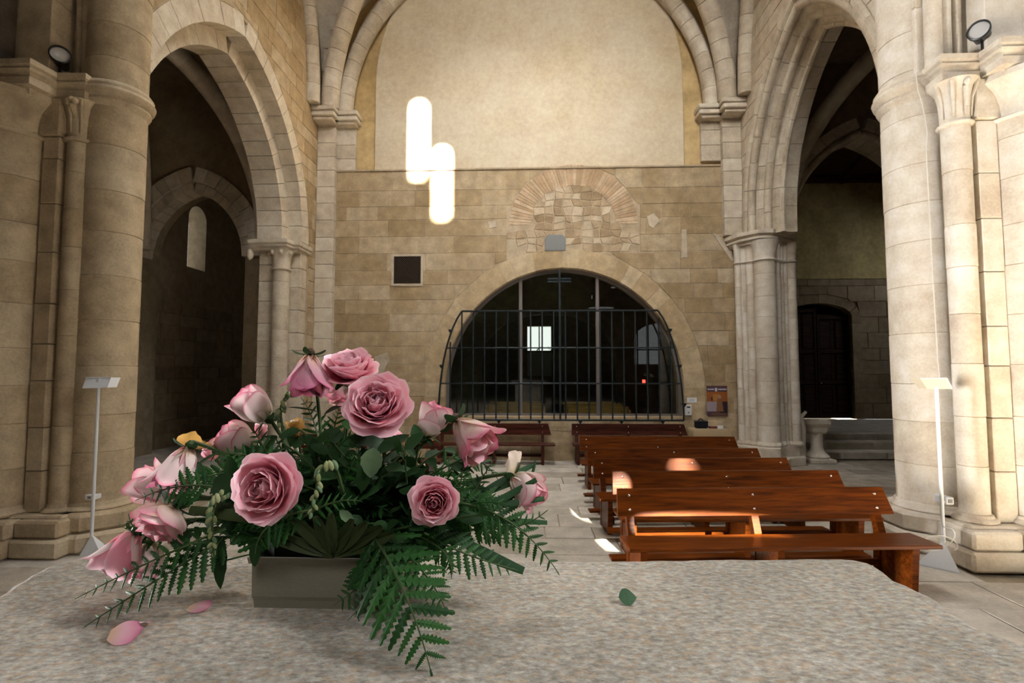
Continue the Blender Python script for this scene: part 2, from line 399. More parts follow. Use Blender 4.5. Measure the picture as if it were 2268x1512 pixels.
bigh = arch_outline(OC, OR_, ORISE, OSP, .47, 16, SILL-.30)
sq0, sq1 = p(873, 568), p(932, 628)
sqh = [(sq0.x-.06, sq1.z-.06), (sq1.x+.06, sq1.z-.06), (sq1.x+.06, sq0.z+.06), (sq0.x-.06, sq0.z+.06)]
masonry(wb, -5.0, 4.78, 0, LEDGE, (.30, .42), (.50, 1.05), mpB, M_wall, [bigh, bh, bh2, sqh], depth=.12)
for s in (1, -1):
    voussoirs(wb, 'voussoir', [(OC+s*OR_, SILL-.28, s, 0)]+arch_half(OC, OR_, ORISE, OSP, s, 18), [(0, -.005), (.45, -.005), (.45, .2), (0, .2)], mpB, M_vous, 15, irregular=.3, seed=s+5)
    voussoirs(wb, 'brick', arch_half(bc.x, BR, BR*.93, bc.z, s, 14), [(0, -.004), (.50, -.004), (.50, .1), (0, .1)], mpB, M_brick, 26, gap=.006, irregular=.2, seed=s+9)
rr = random.Random(11)                                   # rubble filling under the brick arch
gx0, gx1, gz0, gz1 = bh2[0][0], bh2[1][0], bh2[0][1], bc.z+BR*.93
ny, nx = 9, 14
G = [[(gx0+(gx1-gx0)*i/nx+(rr.uniform(-.05, .05) if 0 < i < nx else 0), gz0+(gz1-gz0)*j/ny+(rr.uniform(-.045, .045) if 0 < j < ny else 0)) for i in range(nx+1)] for j in range(ny+1)]
core = arch_outline(bc.x, BR, BR*.93, bc.z, -.01, 12, gz0-.1)
vent_c = p(1230, 538)
for j in range(ny):
    for i in range(nx):
        q = [G[j][i], G[j][i+1], G[j+1][i+1], G[j+1][i]]; c = (sum(t[0] for t in q)/4, sum(t[1] for t in q)/4)
        if c[1] > bc.z-.08 and not inside(c, core): continue
        if abs(c[0]-vent_c.x) < .25 and abs(c[1]-vent_c.z) < .2: continue
        if (i in (0, nx-1) and rr.random() < .6) or (j == 0 and rr.random() < .4): continue
        q = [(c[0]+(t[0]-c[0])*.93, c[1]+(t[1]-c[1])*.92) for t in q]
        vf = slab_poly(q, mpB, rr.uniform(-.012, .004), .12, .014); ob('rubble_stone', vf[0], vf[1], M_rubble, wb)
for pts2 in ([(1432, 480), (1448, 472), (1462, 490), (1446, 506), (1436, 500)], [(1080, 492), (1098, 488), (1100, 504), (1084, 506)],
             [(1578, 515), (1592, 522), (1612, 548), (1640, 572), (1640, 592), (1618, 575), (1596, 545)], [(1636, 395), (1642, 400), (1642, 500), (1634, 520), (1630, 440)],
             [(1510, 508), (1520, 508), (1522, 570), (1508, 572)], [(830, 790), (858, 780), (862, 800), (846, 830), (832, 828)]):
    vf = slab_poly([(p(*t).x, p(*t).z) for t in pts2], mpB, -.018, .05, .008); ob('mortar_patch', vf[0], vf[1], M_patch, wb)
vf = box(-5.0, 4.8, D-.03, D+.12, LEDGE-.002, LEDGE+.035); ob('ledge', vf[0], vf[1], M_mortar, wb)
# upper lunette: ochre plaster, with the pale panel a little proud of it
vf = box(-5.6, 5.6, D+.08, D+.75, LEDGE, 13.0); ob('plaster_field', vf[0], vf[1], M_plasd, wb)
pl0, pl1 = p(828, 380), p(1517, 370); pc = (pl0.x+pl1.x)/2; pw = (pl1.x-pl0.x)/2
o2 = arch_outline(pc, pw, 4.3, 8.95, 0, 16, LEDGE+.03)
vf = slab_poly(o2, mpB, .035, .085, .012); ob('plaster_panel', vf[0], vf[1], M_plas, wb)
# ------------------------------------------------------------------ side walls with the two great arches
AL = dict(c=8.66, w=2.43, rise=3.06, spring=4.86)
AR = dict(c=9.25, w=2.28, rise=3.32, spring=4.98)
for nm, A, mp, sgn in (('wall_left', AL, mpL, -1), ('wall_right', AR, mpR, 1)):
    wl = thing(nm, None, None, kind='structure')
    st = .42 if sgn > 0 else 0.0
    pts = notch_pts(A['c'], A['w'], A['rise'], A['spring'], .30, -.05, stilt=st)
    vf = notch(6.3, D+.3, -.05, 12.5, pts, mp, .012, .82); ob('wall_core', vf[0], vf[1], M_mortar, wl)
    ext = .36 if sgn < 0 else .12
    hole = arch_outline(A['c'], A['w'], A['rise'], A['spring'], ext, 16, -.2, stilt=st)
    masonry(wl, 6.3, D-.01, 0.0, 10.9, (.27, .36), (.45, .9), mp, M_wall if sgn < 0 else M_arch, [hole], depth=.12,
            keep=lambda u, v, s=sgn: v > 4.2 or u > 10.4)
    for s in (1, -1):
        h = arch_half(A['c'], A['w'], A['rise'], A['spring'], s, 20, st)
        if sgn < 0:
            voussoirs(wl, 'voussoir', h, [(0, -.004), (.34, -.004), (.34, .32), (0, .32)], mp, M_arch, 13, seed=s+20)
            h2 = arch_half(A['c'], A['w']-.31, A['rise']-.31, A['spring'], s, 20)
            voussoirs(wl, 'voussoir', h2, [(0, .30), (.42, .30), (.42, .84), (0, .84)], mp, M_arch, 13, seed=s+21)
        else:
            # hood roll, two rolls with a hollow between them, flat band, inner order with its own roll
            prof1 = [(.10, -.07), (.14, -.03), (.14, .1), (0, .1), (0, -.02), (.03, -.06)]
            prof2 = roll(-.06, .06, .085, 10)
            prof3 = [(-.02, .10), (.05, .12), (.05, .34), (-.22, .34), (-.22, .26), (-.16, .17), (-.08, .12)]
            prof4 = roll(-.24, .33, .085, 10)
            prof5 = [(-.22, .36), (.05, .36), (.05, .86), (-.42, .86), (-.42, .52), (-.36, .44), (-.28, .40)]
            prof6 = roll(-.43, .55, .06, 8)
            for k, (nm2, pf, sm) in enumerate((('hood_moulding', prof1, False), ('roll_moulding', prof2, True), ('voussoir', prof3, False), ('roll_moulding', prof4, True), ('voussoir', prof5, False), ('roll_moulding', prof6, True))):
                voussoirs(wl, nm2, h, pf, mp, M_arch, 9, smooth=sm, seed=s+40+(k % 2))
# ------------------------------------------------------------------ vault over the far bay
VS, VH = 8.02, 4.65
ux0, ux1, vy0, vy1 = XL-.1, XR+.1, 5.6, D+.1
def vz(u, v):
    f = lambda t: math.sqrt(max(0, 1-t*t)); return VS+VH*max(f(u), f(v))
g = 56; v = []; f = []
for j in range(g+1):
    for i in range(g+1):
        u, q = -1+2*i/g, -1+2*j/g; v.append(((ux0+ux1)/2+(ux1-ux0)/2*u, (vy0+vy1)/2+(vy1-vy0)/2*q, vz(u, q)))
for j in range(g):
    for i in range(g): f.append((j*(g+1)+i, j*(g+1)+i+1, (j+1)*(g+1)+i+1, (j+1)*(g+1)+i))
ce = thing('ceiling', None, None, kind='structure')
ob('vault_web', v, f, M_arch, ce)
vf = box(-12, 14, -6, 5.7, 19.0, 19.3); ob('flat_ceiling', vf[0], vf[1], M_dim, ce)
vf = box(-12, 14, 5.55, 5.85, 12.9, 19.3); ob('lantern_wall', vf[0], vf[1], M_dim, ce)
vf = box(-6, 6, 5.85, D+.8, 12.9, 13.1); ob('vault_back', vf[0], vf[1], M_arch, ce)
def rib(pts, rw, rd, n, seed):
    P, T, N = frames(pts); rnd = random.Random(seed); L = len(P)-1
    prof = [(math.cos(a)*rw, math.sin(a)*rd) for a in [2*math.pi*i/10 for i in range(10)]]
    def at(t):
        k = min(int(t*L), L-1); q = t*L-k; return P[k].lerp(P[k+1], q), T[k].lerp(T[k+1], q).normalized(), N[k].lerp(N[k+1], q).normalized()
    for i in range(n):
        a, b = (i+.012)/n, (i+1-.012)/n; vv = []
        for t in (a, (a+b)/2, b):
            c, tt, nn = at(t); bb = tt.cross(nn); vv += [c+nn*x+bb*y for x, y in prof]
        ff = []
        for k in range(2):
            for q in range(10): j = (q+1) % 10; ff.append((k*10+q, k*10+j, k*10+10+j, k*10+10+q))
        ff += [tuple(range(10))[::-1], tuple(range(20, 30))]
        ob('rib_stone', vv, ff, M_arch, ce, True)
cx, cy = (XL+XR)/2, (5.6+D)/2
for s, X in ((-1, XL), (1, XR)):
    x0 = X-s*.62
    n = 18
    rib([(cx+(x0-cx)*math.cos(R(90)*i/n), D-.10, VS+.1+(VH-.4)*math.sin(R(90)*i/n)) for i in range(n+1)], .20, .20, 16, 3)
    x1, y1 = X-s*.36, D-.36
    rib([(cx+(x1-cx)*math.cos(R(90)*i/n), cy+(y1-cy)*math.cos(R(90)*i/n), VS+.1+(VH-.15)*math.sin(R(90)*i/n)) for i in range(n+1)], .21, .21, 16, 4)
    rib([(X-s*.06, cy+(D-.62-cy)*math.cos(R(90)*i/n), VS+.1+(VH-.3)*math.sin(R(90)*i/n)) for i in range(n+1)], .17, .17, 16, 5)
# corner responds that carry the far ribs
for s, X, lab in ((-1, XL, 'flat stone corner pilaster with moulded impost left of plastered wall'), (1, XR, 'short stone corner pilaster with moulded impost right of plastered wall')):
    t = thing('trim_1' if s < 0 else 'trim_2', lab, 'pilaster', (X-s*.3, D-.2, 0 if s < 0 else 5.1), kind='structure')
    z = 0.0 if s < 0 else 5.1; rnd = random.Random(5+s)
    while z < VS-.2:
        h = min(rnd.uniform(.3, .42), VS-.2-z)
        if z > LEDGE-.05:
            a, b = sorted((X-s*.40, X-s*.86)); vf = box(a, b, D-.02, D+.1, z+.004, z+h-.004, .006); ob('stone', vf[0], vf[1], M_arch, t)
        a, b = sorted((X, X-s*.42)); vf = box(a, b, D-.16, D-.001, z+.004, z+h-.004, .006); ob('stone', vf[0], vf[1], M_arch, t)
        z += h
    mb = MB()
    for k, (e, z0, z1) in enumerate(((.02, VS-.2, VS-.13), (.09, VS-.13, VS-.04), (.05, VS-.04, VS+.0), (.10, VS, VS+.10))):
        a, b = sorted((X, X-s*(.88+e))); c, d = sorted((X, X-s*(.44+e)))
        mb.add(box(a, b, D-.20-e, D+.1, z0, z1, .012)); mb.add(box(c, d, D-.46-e, D-.19, z0, z1, .012))
    mb.ob('impost', M_arch, t)
# ------------------------------------------------------------------ piers
def shaft(t, cx, cy, r, z0, z1, mat, hr=(.38, .55), seed=1, n=28, name='drum', a0=0.0, a1=2*math.pi):
    rnd = random.Random(seed); z = z0
    while z < z1-.01:
        h = rnd.uniform(*hr)
        if z+h > z1-hr[0]*.5: h = z1-z
        q = r+rnd.uniform(-.003, .003); g = .003; c = .004
        vf = lathe([(q-.05, z+g), (q-c, z+g), (q, z+g+c), (q, z+h-g-c), (q-c, z+h-g), (q-.05, z+h-g)], cx, cy, n, a0, a1)
        ob(name, vf[0], vf[1], mat, t, True); z += h
    vf = lathe([(r-.008, z0), (r-.008, z1)], cx, cy, n, a0, a1); ob('joint_core', vf[0], vf[1], M_mortar, t, True)
def blocks(t, x0, x1, y0, y1, z0, z1, mat, hr=(.35, .5), seed=1, name='stone', c=.008):
    rnd = random.Random(seed); z = z0
    while z < z1-.01:
        h = rnd.uniform(*hr)
        if z+h > z1-hr[0]*.5: h = z1-z
        vf = box(x0, x1, y0+rnd.uniform(-.003, .003), y1, z+.004, z+h-.004, c); ob(name, vf[0], vf[1], mat, t); z += h
def moulding(path, prof):
    P = [Vector(q) for q in path]; n = len(P); N = []
    for i in range(n-1):
        d = (P[i+1]-P[i]).normalized(); N.append(Vector((d.y, -d.x)))
    V = []; m = len(prof)
    for i in range(n):
        a = N[max(i-1, 0)]; b = N[min(i, n-2)]; k = (a+b)/(1+a.dot(b))
        V += [(P[i].x+k.x*d, P[i].y+k.y*d, z) for d, z in prof]
    Fc = []
    for i in range(n-1):
        for j in range(m): q = (j+1) % m; Fc.append((i*m+j, i*m+q, (i+1)*m+q, (i+1)*m+j))
    Fc.append(tuple(range(m))); Fc.append(tuple(range((n-1)*m, n*m)))
    return V, Fc
def bell(t, cx, cy, r, z0, z1, flare, mat, leaf=0, a=0.0, n=28):
    h = z1-z0
    pr = [(r, z0), (r*1.03, z0+h*.3), (r*1.12, z0+h*.6), (r*1.3, z0+h*.85), (r*flare, z1)]
    vf = lathe(pr, cx, cy, n); ob('capital_bell', vf[0], vf[1], mat, t, True)
    vf = lathe([(r, z0-.045), (r+.025, z0-.04), (r+.04, z0-.02), (r+.025, z0), (r, z0+.004)], cx, cy, n); ob('astragal', vf[0], vf[1], mat, t, True)
hx = lambda px, Y: aY(px, 824, Y).x
def near_pier(right):
    CR, CL = 1/math.cos(R(34)), 1/math.cos(R(38))
    s = 1 if right else -1
    lab = 'bright compound stone pier with clustered shafts behind white lamp on the right' if right else 'shaded compound stone pier with clustered shafts at the left edge'
    if right:
        Yt = 5.84; tl, tr = hx(2108, Yt), hx(2178, Yt); r = (tr-tl)/2*.80; tx = (tl+tr)/2
        Ya = 6.40; ra = .375; ax = hx(1972, Ya)+ra*CR
        sx0, sx1 = hx(2180, 5.80), hx(2226, 5.80); bx = hx(2228, 5.78)+.50; rb = .50; by = 5.84
        path = [(4.57, 6.26), (4.52, 5.71), (4.92, 5.71), (4.92, 5.43), (6.8, 5.43)]
    else:
        Yt = 5.88; tl, tr = hx(124, Yt), hx(183, Yt); r = (tr-tl)/2*.80; tx = (tl+tr)/2
        Ya = 6.15; ra = .33; ax = hx(305, Ya)-ra*CL
        sx0, sx1 = hx(86, 5.83), hx(122, 5.83); bx = hx(84, 5.83)-.53; rb = .53; by = 5.88
        path = [(-5.26, 6.26), (-5.23, 5.71), (-5.56, 5.69), (-5.60, 5.40), (-7.4, 5.40)]
    t = thing('pillar', lab, 'pillar', (ax, 6.2, 0))
    m = M_pier if right else M_pier_shaded
    ZB, ZC, ZA = .42, 4.76, 5.21
    shaft(t, ax, Ya, ra, ZB+.06, 12.5, m, (.42, .60), 3+s)
    shaft(t, tx, Yt, r, ZB+.06, ZC, m, (.42, .60), 9+s, 20)
    shaft(t, bx, by, rb, ZB+.06, ZC, m, (.40, .55), 14+s, 32)
    blocks(t, sx0, sx1, 5.73, 6.3, ZB, ZC, m, (.42, .6), 4+s)
    i0, i1 = sorted((tx, ax)); blocks(t, min(i0, i1)-.02, max(i0, i1)+.02, 6.01, 6.42, ZB, ZC+.3, m, (.42, .6), 6+s)      # nook strip
    c0, c1 = sorted((ax, ax+s*2.4)); vf = box(c0, c1, 6.12, 6.9 if right else 6.42, ZB-.1, 12.5); ob('pier_core', vf[0], vf[1], M_mortar, t)
    # capitals
    bell(t, tx, Yt, r, ZC, ZA, 1.75, m, n=20); bell(t, bx, by, rb, ZC, ZA, 1.28, m)
    blocks(t, sx0-.02, sx1+.02, 5.69, 6.2, ZC, ZA, m, (.5, .6), 1, 'capital_strip')
    if right:
        mb = MB(); mb.add(xform(ellipsoid((0, 0, 0), .035, .03, .045), Matrix.Translation((tx-.01, Yt-r-.075, ZA-.06)))); mb.add(tube([(tx-.005, Yt-r-.05, ZA-.10), (tx+.02, Yt-r-.01, ZA-.30)], [.03, .025], 8))
        mb.ob('carved_bud', m, t, True)
    else:
        mb = MB()
        for q in range(3): mb.add(ellipsoid((tx+.05+(q-1)*.045, Yt-r-.08, ZA-.06+(q % 2)*.02), .038, .035, .04))
        mb.add(tube([(tx+.05, Yt-r-.06, ZA-.08), (tx+.05, Yt-r+.0, ZA-.22)], [.045, .015], 8)); mb.ob('carved_leaf', m, t, True)
    for q in range(5):                                                      # upright leaf ridges on the slim capital
        a = math.pi*(1.05+.9*q/4); mb = MB()
        mb.add(tube([(tx+math.cos(a)*(r+.01), Yt+math.sin(a)*(r+.01), ZC+.05), (tx+math.cos(a)*(r*1.10+.01), Yt+math.sin(a)*(r*1.10+.01), ZC+.25), (tx+math.cos(a)*(r*1.6), Yt+math.sin(a)*(r*1.6), ZA-.02)], [.008, .016, .022], 6))
        mb.ob('leaf_ridge', m, t, True)
    prof = [(-.10, ZA-.06), (-.08, ZA), (-.02, ZA+.02), (-.02, ZA+.10), (-.055, ZA+.125), (-.04, ZA+.15), (-.01, ZA+.17), (0, ZA+.19), (-.03, ZA+.215), (0, ZA+.24), (0, ZA+.30), (-.06, ZA+.32), (-.5, ZA+.32), (-.5, ZA-.06)]
    pth = path if right else path
    if not right: pth = [(q[0], q[1]) for q in path][::-1]
    vf = moulding(pth, prof); ob('abacus', vf[0], vf[1], m, t)
    # ring on the tall shaft
    vf = lathe([(ra, ZA-.02), (ra+.04, ZA+.05), (ra+.03, ZA+.09), (ra+.07, ZA+.12), (ra+.085, ZA+.17), (ra+.06, ZA+.21), (ra+.065, ZA+.24), (ra+.03, ZA+.29), (ra, ZA+.30)], ax, Ya, 32)
    ob('shaft_ring', vf[0], vf[1], m, t, True)
    # bases
    for (x, y, q) in ((ax, Ya, ra), (tx, Yt, r), (bx, by, rb)):
        vf = lathe([(q, ZB+.09), (q+.02, ZB+.08), (q+.03, ZB+.05), (q+.055, ZB+.04), (q+.07, ZB+.015), (q+.055, ZB-.01), (q, ZB-.02)], x, y, 28); ob('base_moulding', vf[0], vf[1], m, t, True)
    oct8 = lambda cx, cy, rr_: [(cx+rr_*math.cos(R(22.5+45*k)), cy+rr_*math.sin(R(22.5+45*k))) for k in range(8)]
    for rr_, z0, z1 in ((ra+.20, .21, ZB), (ra+.27, 0, .21)):
        vf = prism(oct8(ax, Ya, rr_), z0, z1, .035); ob('plinth_block', vf[0], vf[1], m, t)
    fx0, fx1 = sorted((tx-s*.30, tx+s*.20)); gx0_, gx1_ = sorted((tx+s*.20, tx+s*1.5))
    for e, z0, z1 in ((0, .20, ZB-.03), (.05, 0, .20)):
        vf = box(fx0-e*(s > 0), fx1+e*(s < 0), 5.50-e, 6.2, z0+.004, z1, .025); ob('plinth_block', vf[0], vf[1], m, t)
        vf = box(gx0_, gx1_, 5.42-e, 6.2, z0+.004, z1, .025); ob('plinth_block', vf[0], vf[1], m, t)
    mb = MB(); mb.add(box(min(fx0, gx0_)+.05, max(fx1, gx1_)-.05, 5.60, 6.25, ZB-.05, ZB+.0, .02)); mb.ob('plinth_top', m, t)
    # arch mouldings that rise from the abacus
    sh = [(-.07, .09), (.07, .06), (.20, .045)] if right else [(.07, .09), (-.07, .06), (-.17, .045)]
    for k, (dx, rq) in enumerate(sh):
        pts = [(tx+dx+s*.05*((z-5.5)/3)**2, 6.00-.30*((z-5.5)/4)**2, z) for z in [5.5+.5*i for i in range(11)]]
        for a, b in zip(range(0, 10, 2), range(2, 11, 2)):
            vf = tube(pts[a:b+1], rq, 12); ob('arch_roll', vf[0], vf[1], m, t, True)
    q0, q1 = sorted((tx-s*.22, tx+s*.34)); blocks(t, q0, q1, 6.05, 6.42, 5.5, 10.8, m, (.5, .8), 22)
    q0, q1 = sorted((tx+s*.30, tx+s*2.2)); blocks(t, q0, q1, 5.73, 6.6, 5.5, 10.8, m, (.6, 1.0), 23)
    return t, tx, Yt, r, ax, Ya, ra
PR = near_pier(True); PL = near_pier(False)
# spot lamps standing on the abacus of each pier
def spot(loc, aim, label):
    t = thing('spotlight', label, 'spotlight', loc)
    d = (Vector(aim)).normalized(); q = d.to_track_quat('Z', 'Y').to_matrix().to_4x4()
    c = Matrix.Translation(Vector((0, 0, .22))) @ q @ Matrix.Scale(1.25, 4)
    vf = xform(lathe([(.0, -.13), (.05, -.13), (.062, -.10), (.066, .06), (.082, .08), (.086, .12), (.076, .125), (.074, .10)], 0, 0, 24), c); hs_ = ob('housing', vf[0], vf[1], M_black, t, True, True)
    vf = xform(lathe([(.0, .108), (.04, .106), (.076, .10)], 0, 0, 24), c); ob('lens', vf[0], vf[1], M_lens, hs_, True, True)
    mb = MB(); mb.add(box(-.05, .05, -.04, .04, 0, .012)); mb.add(tube([(0, 0, .01), (0, 0, .17)], .014, 8)); mb.ob('bracket', M_black, t, False, True)
M_lens = plain('spot_lens', (.62, .60, .58), .15, 0, .6)
sp = aY(2176, 110, 5.78); spot((sp.x, 5.78, 5.53), (-.75, -.62, .02), 'black round spotlight on the ledge of the bright right pier')
sp = aY(134, 152, 5.84); spot((sp.x, 5.84, 5.53), (.62, -.75, .05), 'black round spotlight on the ledge of the shaded left pier')
# respond that carries the far end of the right arch
t = thing('pillar', 'slender clustered stone respond with moulded capital beside the wooden door', 'pillar', (hx(1700, 11.4), 11.4, 0))
for k, (px, r, Y) in enumerate(((1640, .07, 11.72), (1653, .06, 11.66), (1667, .08, 11.58), (1700, .225, 11.45), (1730, .05, 11.5), (1738, .04, 11.56), (1746, .045, 11.6), (1759, .10, 11.6))):
    shaft(t, hx(px, Y), Y, r, .42, 4.45, M_pier, (.38, .5), 30+k, 16 if r < .15 else 26)
    bell(t, hx(px, Y), Y, r, 4.45, 4.86, 1.35, M_pier, n=16)
    vf = lathe([(r, .52), (r+.02, .50), (r+.04, .45), (r+.02, .41)], hx(px, Y), Y, 16); ob('base_moulding', vf[0], vf[1], M_pier, t, True)
x0, x1 = hx(1645, 11.7), hx(1763, 11.7)
blocks(t, x0, x1, 11.62, 12.35, .4, 4.86, M_pier, (.35, .5), 41)
ap = [(x0-.22, 12.2), (hx(1625, 11.55), 11.52), (hx(1690, 11.15), 11.15), (hx(1728, 11.12), 11.12), (hx(1774, 11.5), 11.46), (hx(1770, 12.2), 12.2)]
ap = [(hx(1612, 11.9), 11.9), (hx(1640, 11.5), 11.5), (hx(1690, 11.16), 11.16), (hx(1722, 11.14), 11.14), (hx(1772, 11.5), 11.5), (hx(1766, 12.2), 12.2)]
vf = moulding(ap, [(-.12, 4.80), (-.10, 4.86), (-.04, 4.88), (-.04, 4.92), (-.07, 4.94), (0, 4.98), (0, 5.06), (-.6, 5.06), (-.6, 4.8)]); ob('abacus', vf[0], vf[1], M_pier, t)
ctr = (hx(1690, 11.6), 11.62)
for e, z0, z1 in ((.0, .2, .42), (.08, 0, .2)):
    poly = [(hx(1628, 11.7)-e, 11.95), (hx(1630, 11.6)-e, 11.50-e), (hx(1680, 11.2)-e, 11.16-e), (hx(1722, 11.2)+e, 11.16-e), (hx(1738, 11.3)+e, 11.4-e), (hx(1764, 11.6)+e, 11.55-e), (hx(1766, 12.3)+e, 12.3)]
    vf = prism(poly, z0, z1, .02); ob('plinth_block', vf[0], vf[1], M_pier, t)
# respond that carries the far end of the left arch
Yc = 10.92
t = thing('pillar', 'round stone respond with leaf capital at the far side of the left arch', 'pillar', (hx(619, Yc), Yc, 0))
cxl = hx(617, Yc); shaft(t, cxl, Yc, .175, .4, 4.22, M_arch, (.4, .6), 51, 22); bell(t, cxl, Yc, .175, 4.22, 4.62, 1.5, M_arch)
blocks(t, XL-.84, XL-.36, 10.90, 12.0, 0, 4.62, M_arch, (.35, .55), 52)
blocks(t, XL-.40, XL-.02, 11.10, 12.0, 0, 4.62, M_arch, (.35, .55), 53)
for q in range(4):
    a = math.pi*(1.1+.8*q/3); vf = ellipsoid((cxl+math.cos(a)*.25, Yc+math.sin(a)*.25, 4.55), .04, .04, .05); ob('carved_leaf', vf[0], vf[1], M_arch, t, True)
pth = [(XL-.98, 11.6), (XL-.98, 10.66), (cxl-.30, 10.62), (cxl+.26, 10.62), (cxl+.30, 10.86), (XL+.06, 10.86), (XL+.06, 11.5)]
vf = moulding(pth, [(-.09, 4.60), (-.08, 4.64), (-.03, 4.67), (-.03, 4.71), (0, 4.74), (0, 4.82), (-.5, 4.82), (-.5, 4.60)]); ob('abacus', vf[0], vf[1], M_arch, t)
vf = prism([(cxl-.3, 11.2), (cxl-.3, 10.65), (cxl+.3, 10.65), (cxl+.3, 11.2)], 0, .4, .03); ob('plinth_block', vf[0], vf[1], M_arch, t)
vf = ellipsoid((XL-.95, 10.72, 4.50), .07, .08, .12); ob('carved_corbel', vf[0], vf[1], M_arch, t, True)
# ------------------------------------------------------------------ left chapel
wc = thing('wall_chapel_left', None, None, kind='structure')
XW = -9.75
mpW = lambda u, v, b: Vector((XW-b, u, v))
s0, s1 = aX(416, 600, XW), aX(452, 600, XW); zt = aX(433, 455, XW).z; zb = aX(416, 590, XW).z
sc, sw = (s0.y+s1.y)/2, (s1.y-s0.y)/2+.04
vf = notch(4, 18.2, zb, 10, notch_pts(sc, sw, sw, zt-sw, 0, zb), mpW, 0, .55); ob('wall_core', vf[0], vf[1], M_chapel, wc)
vf = box(XW-.55, XW, 4, 18.2, -.05, zb); ob('wall_core', vf[0], vf[1], M_chapel, wc)
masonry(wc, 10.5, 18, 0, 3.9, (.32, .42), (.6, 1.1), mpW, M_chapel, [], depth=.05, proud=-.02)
w2 = thing('wall_chapel_left_far', None, None, kind='structure')
Yp = 12.0; mpP = lambda u, v, b: Vector((u, Yp+b, v))
ac = aY(428, 560, Yp).x; aw = hx(530, Yp)-ac; asp = 4.75; ari = aY(440, 425, Yp).z-asp
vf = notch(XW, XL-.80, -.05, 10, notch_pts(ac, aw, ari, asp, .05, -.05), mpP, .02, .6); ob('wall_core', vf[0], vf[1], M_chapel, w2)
for s in (1, -1):
    voussoirs(w2, 'voussoir', arch_half(ac, aw, ari, asp, s, 14), [(0, -.06), (.22, -.06), (.22, .3), (0, .3)], mpP, M_arch, 9, seed=61+s)
    voussoirs(w2, 'voussoir', arch_half(ac, aw+.24, ari+.24, asp, s, 14), [(0, -.12), (.34, -.12), (.34, .1), (0, .1)], mpP, M_arch, 9, seed=63+s)
for nm, b in (('wall_chapel_left_near', box(XW-.5, -5.2, 3.6, 4.0, -.05, 10)), ('wall_chapel_left_end', box(XW-.5, -4.0, 18.0, 18.3, -.05, 10)), ('ceiling_chapel_left', box(XW-.5, XL-.5, 3.6, 18.3, 9.0, 9.3)), ('wall_chapel_left_side', box(-4.6, -4.3, D+.7, 18.3, -.05, 9.3))):
    tag(ob(nm, b[0], b[1], M_chapel), kind='structure')
cr = thing('ceiling_ribs_left', None, None, kind='structure')
def chapel_rib(c0, c1, z0, zh, r, parent, mat, n=12):
    P = [(c0[0]+(c1[0]-c0[0])*(1-math.cos(R(90)*i/24)), c0[1]+(c1[1]-c0[1])*(1-math.cos(R(90)*i/24)), z0+zh*math.sin(R(90)*i/24)) for i in range(25)]
    for k in range(n):
        vf = tube(P[2*k:2*k+3], r, 10); ob('rib_stone', vf[0], vf[1], mat, parent, True)
chapel_rib((-6.05, 11.45), (-7.4, 8.6), 4.85, 3.6, .20, cr, M_arch)
chapel_rib((-9.1, 11.6), (-7.4, 8.6), 4.85, 3.6, .20, cr, M_arch)
# ------------------------------------------------------------------ right chapel, steps and door
Yd = 17.15; ZF = .5
mpD = lambda u, v, b: Vector((u, Yd+b, v))
wd_ = thing('wall_chapel_right_far', None, None, kind='structure')
d0, d1 = aY(1762, 928, Yd).x, aY(1895, 928, Yd).x; dt = aY(1830, 676, Yd).z; dc, dw = (d0+d1)/2-.12, (d1-d0)/2+.10
dsp = aY(1890, 700, Yd).z
vf = notch(5.0, 14.2, ZF, 8.9, notch_pts(dc, dw, .42, dsp, 0, ZF), mpD, .05, .6); ob('wall_core', vf[0], vf[1], M_mortar, wd_)
zpl = aY(1850, 618, Yd).z
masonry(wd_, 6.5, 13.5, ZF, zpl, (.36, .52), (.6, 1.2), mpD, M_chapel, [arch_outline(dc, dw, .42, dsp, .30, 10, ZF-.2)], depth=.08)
vf = box(5.2, 14, Yd-.012, Yd+.06, zpl+.01, 8.9); ob('plaster', vf[0], vf[1], M_plasy, wd_)
for s in (1, -1):
    voussoirs(wd_, 'door_surround', [(dc+s*dw, ZF, s, 0), (dc+s*dw, 1.5, s, 0), (dc+s*dw, 2.6, s, 0)]+arch_half(dc, dw, .42, dsp, s, 10), [(0, -.05), (.28, -.05), (.28, .1), (0, .1)], mpD, M_chapel, 9, seed=71+s)
dr = thing('door_1', None, None, (dc, Yd+.18, ZF), kind='structure')
for s in (-1, 1):
    a, b = sorted((dc+s*.01, dc+s*(dw-.01))); z1 = dt-.28 if s > 0 else dt-.05
    vf = box(a, b, Yd+.16, Yd+.22, ZF+.03, z1); lf = ob('door_leaf', vf[0], vf[1], M_door, dr)
    for i in range(2):
        xa = a+(b-a)*(i/2)+.07; xb = a+(b-a)*((i+1)/2)-.07
        for za, zb_ in ((ZF+.2, ZF+1.1), (ZF+1.25, ZF+2.1), (ZF+2.25, z1-.2)):
            vf = box(xa, xb, Yd+.135, Yd+.17, za, zb_, .03); ob('door_panel', vf[0], vf[1], M_door, lf)
    for zz in (ZF+.05, ZF+1.12, ZF+2.12, z1-.16):
        vf = box(a, b, Yd+.12, Yd+.165, zz, zz+.12, .008); ob('door_rail', vf[0], vf[1], M_door, lf)
    for xx in (a, b-.08): vf = box(xx, xx+.08, Yd+.115, Yd+.165, ZF+.03, z1, .008); ob('door_stile', vf[0], vf[1], M_door, lf)
vf = ellipsoid((dc+.08, Yd+.09, ZF+1.15), .025, .025, .025); ob('door_knob', vf[0], vf[1], M_steel, dr, True)
vf = box(dc-dw, dc+dw, Yd+.3, Yd+.4, ZF, dt+.3); tag(ob('wall_door_backing', vf[0], vf[1], M_dark), kind='structure')
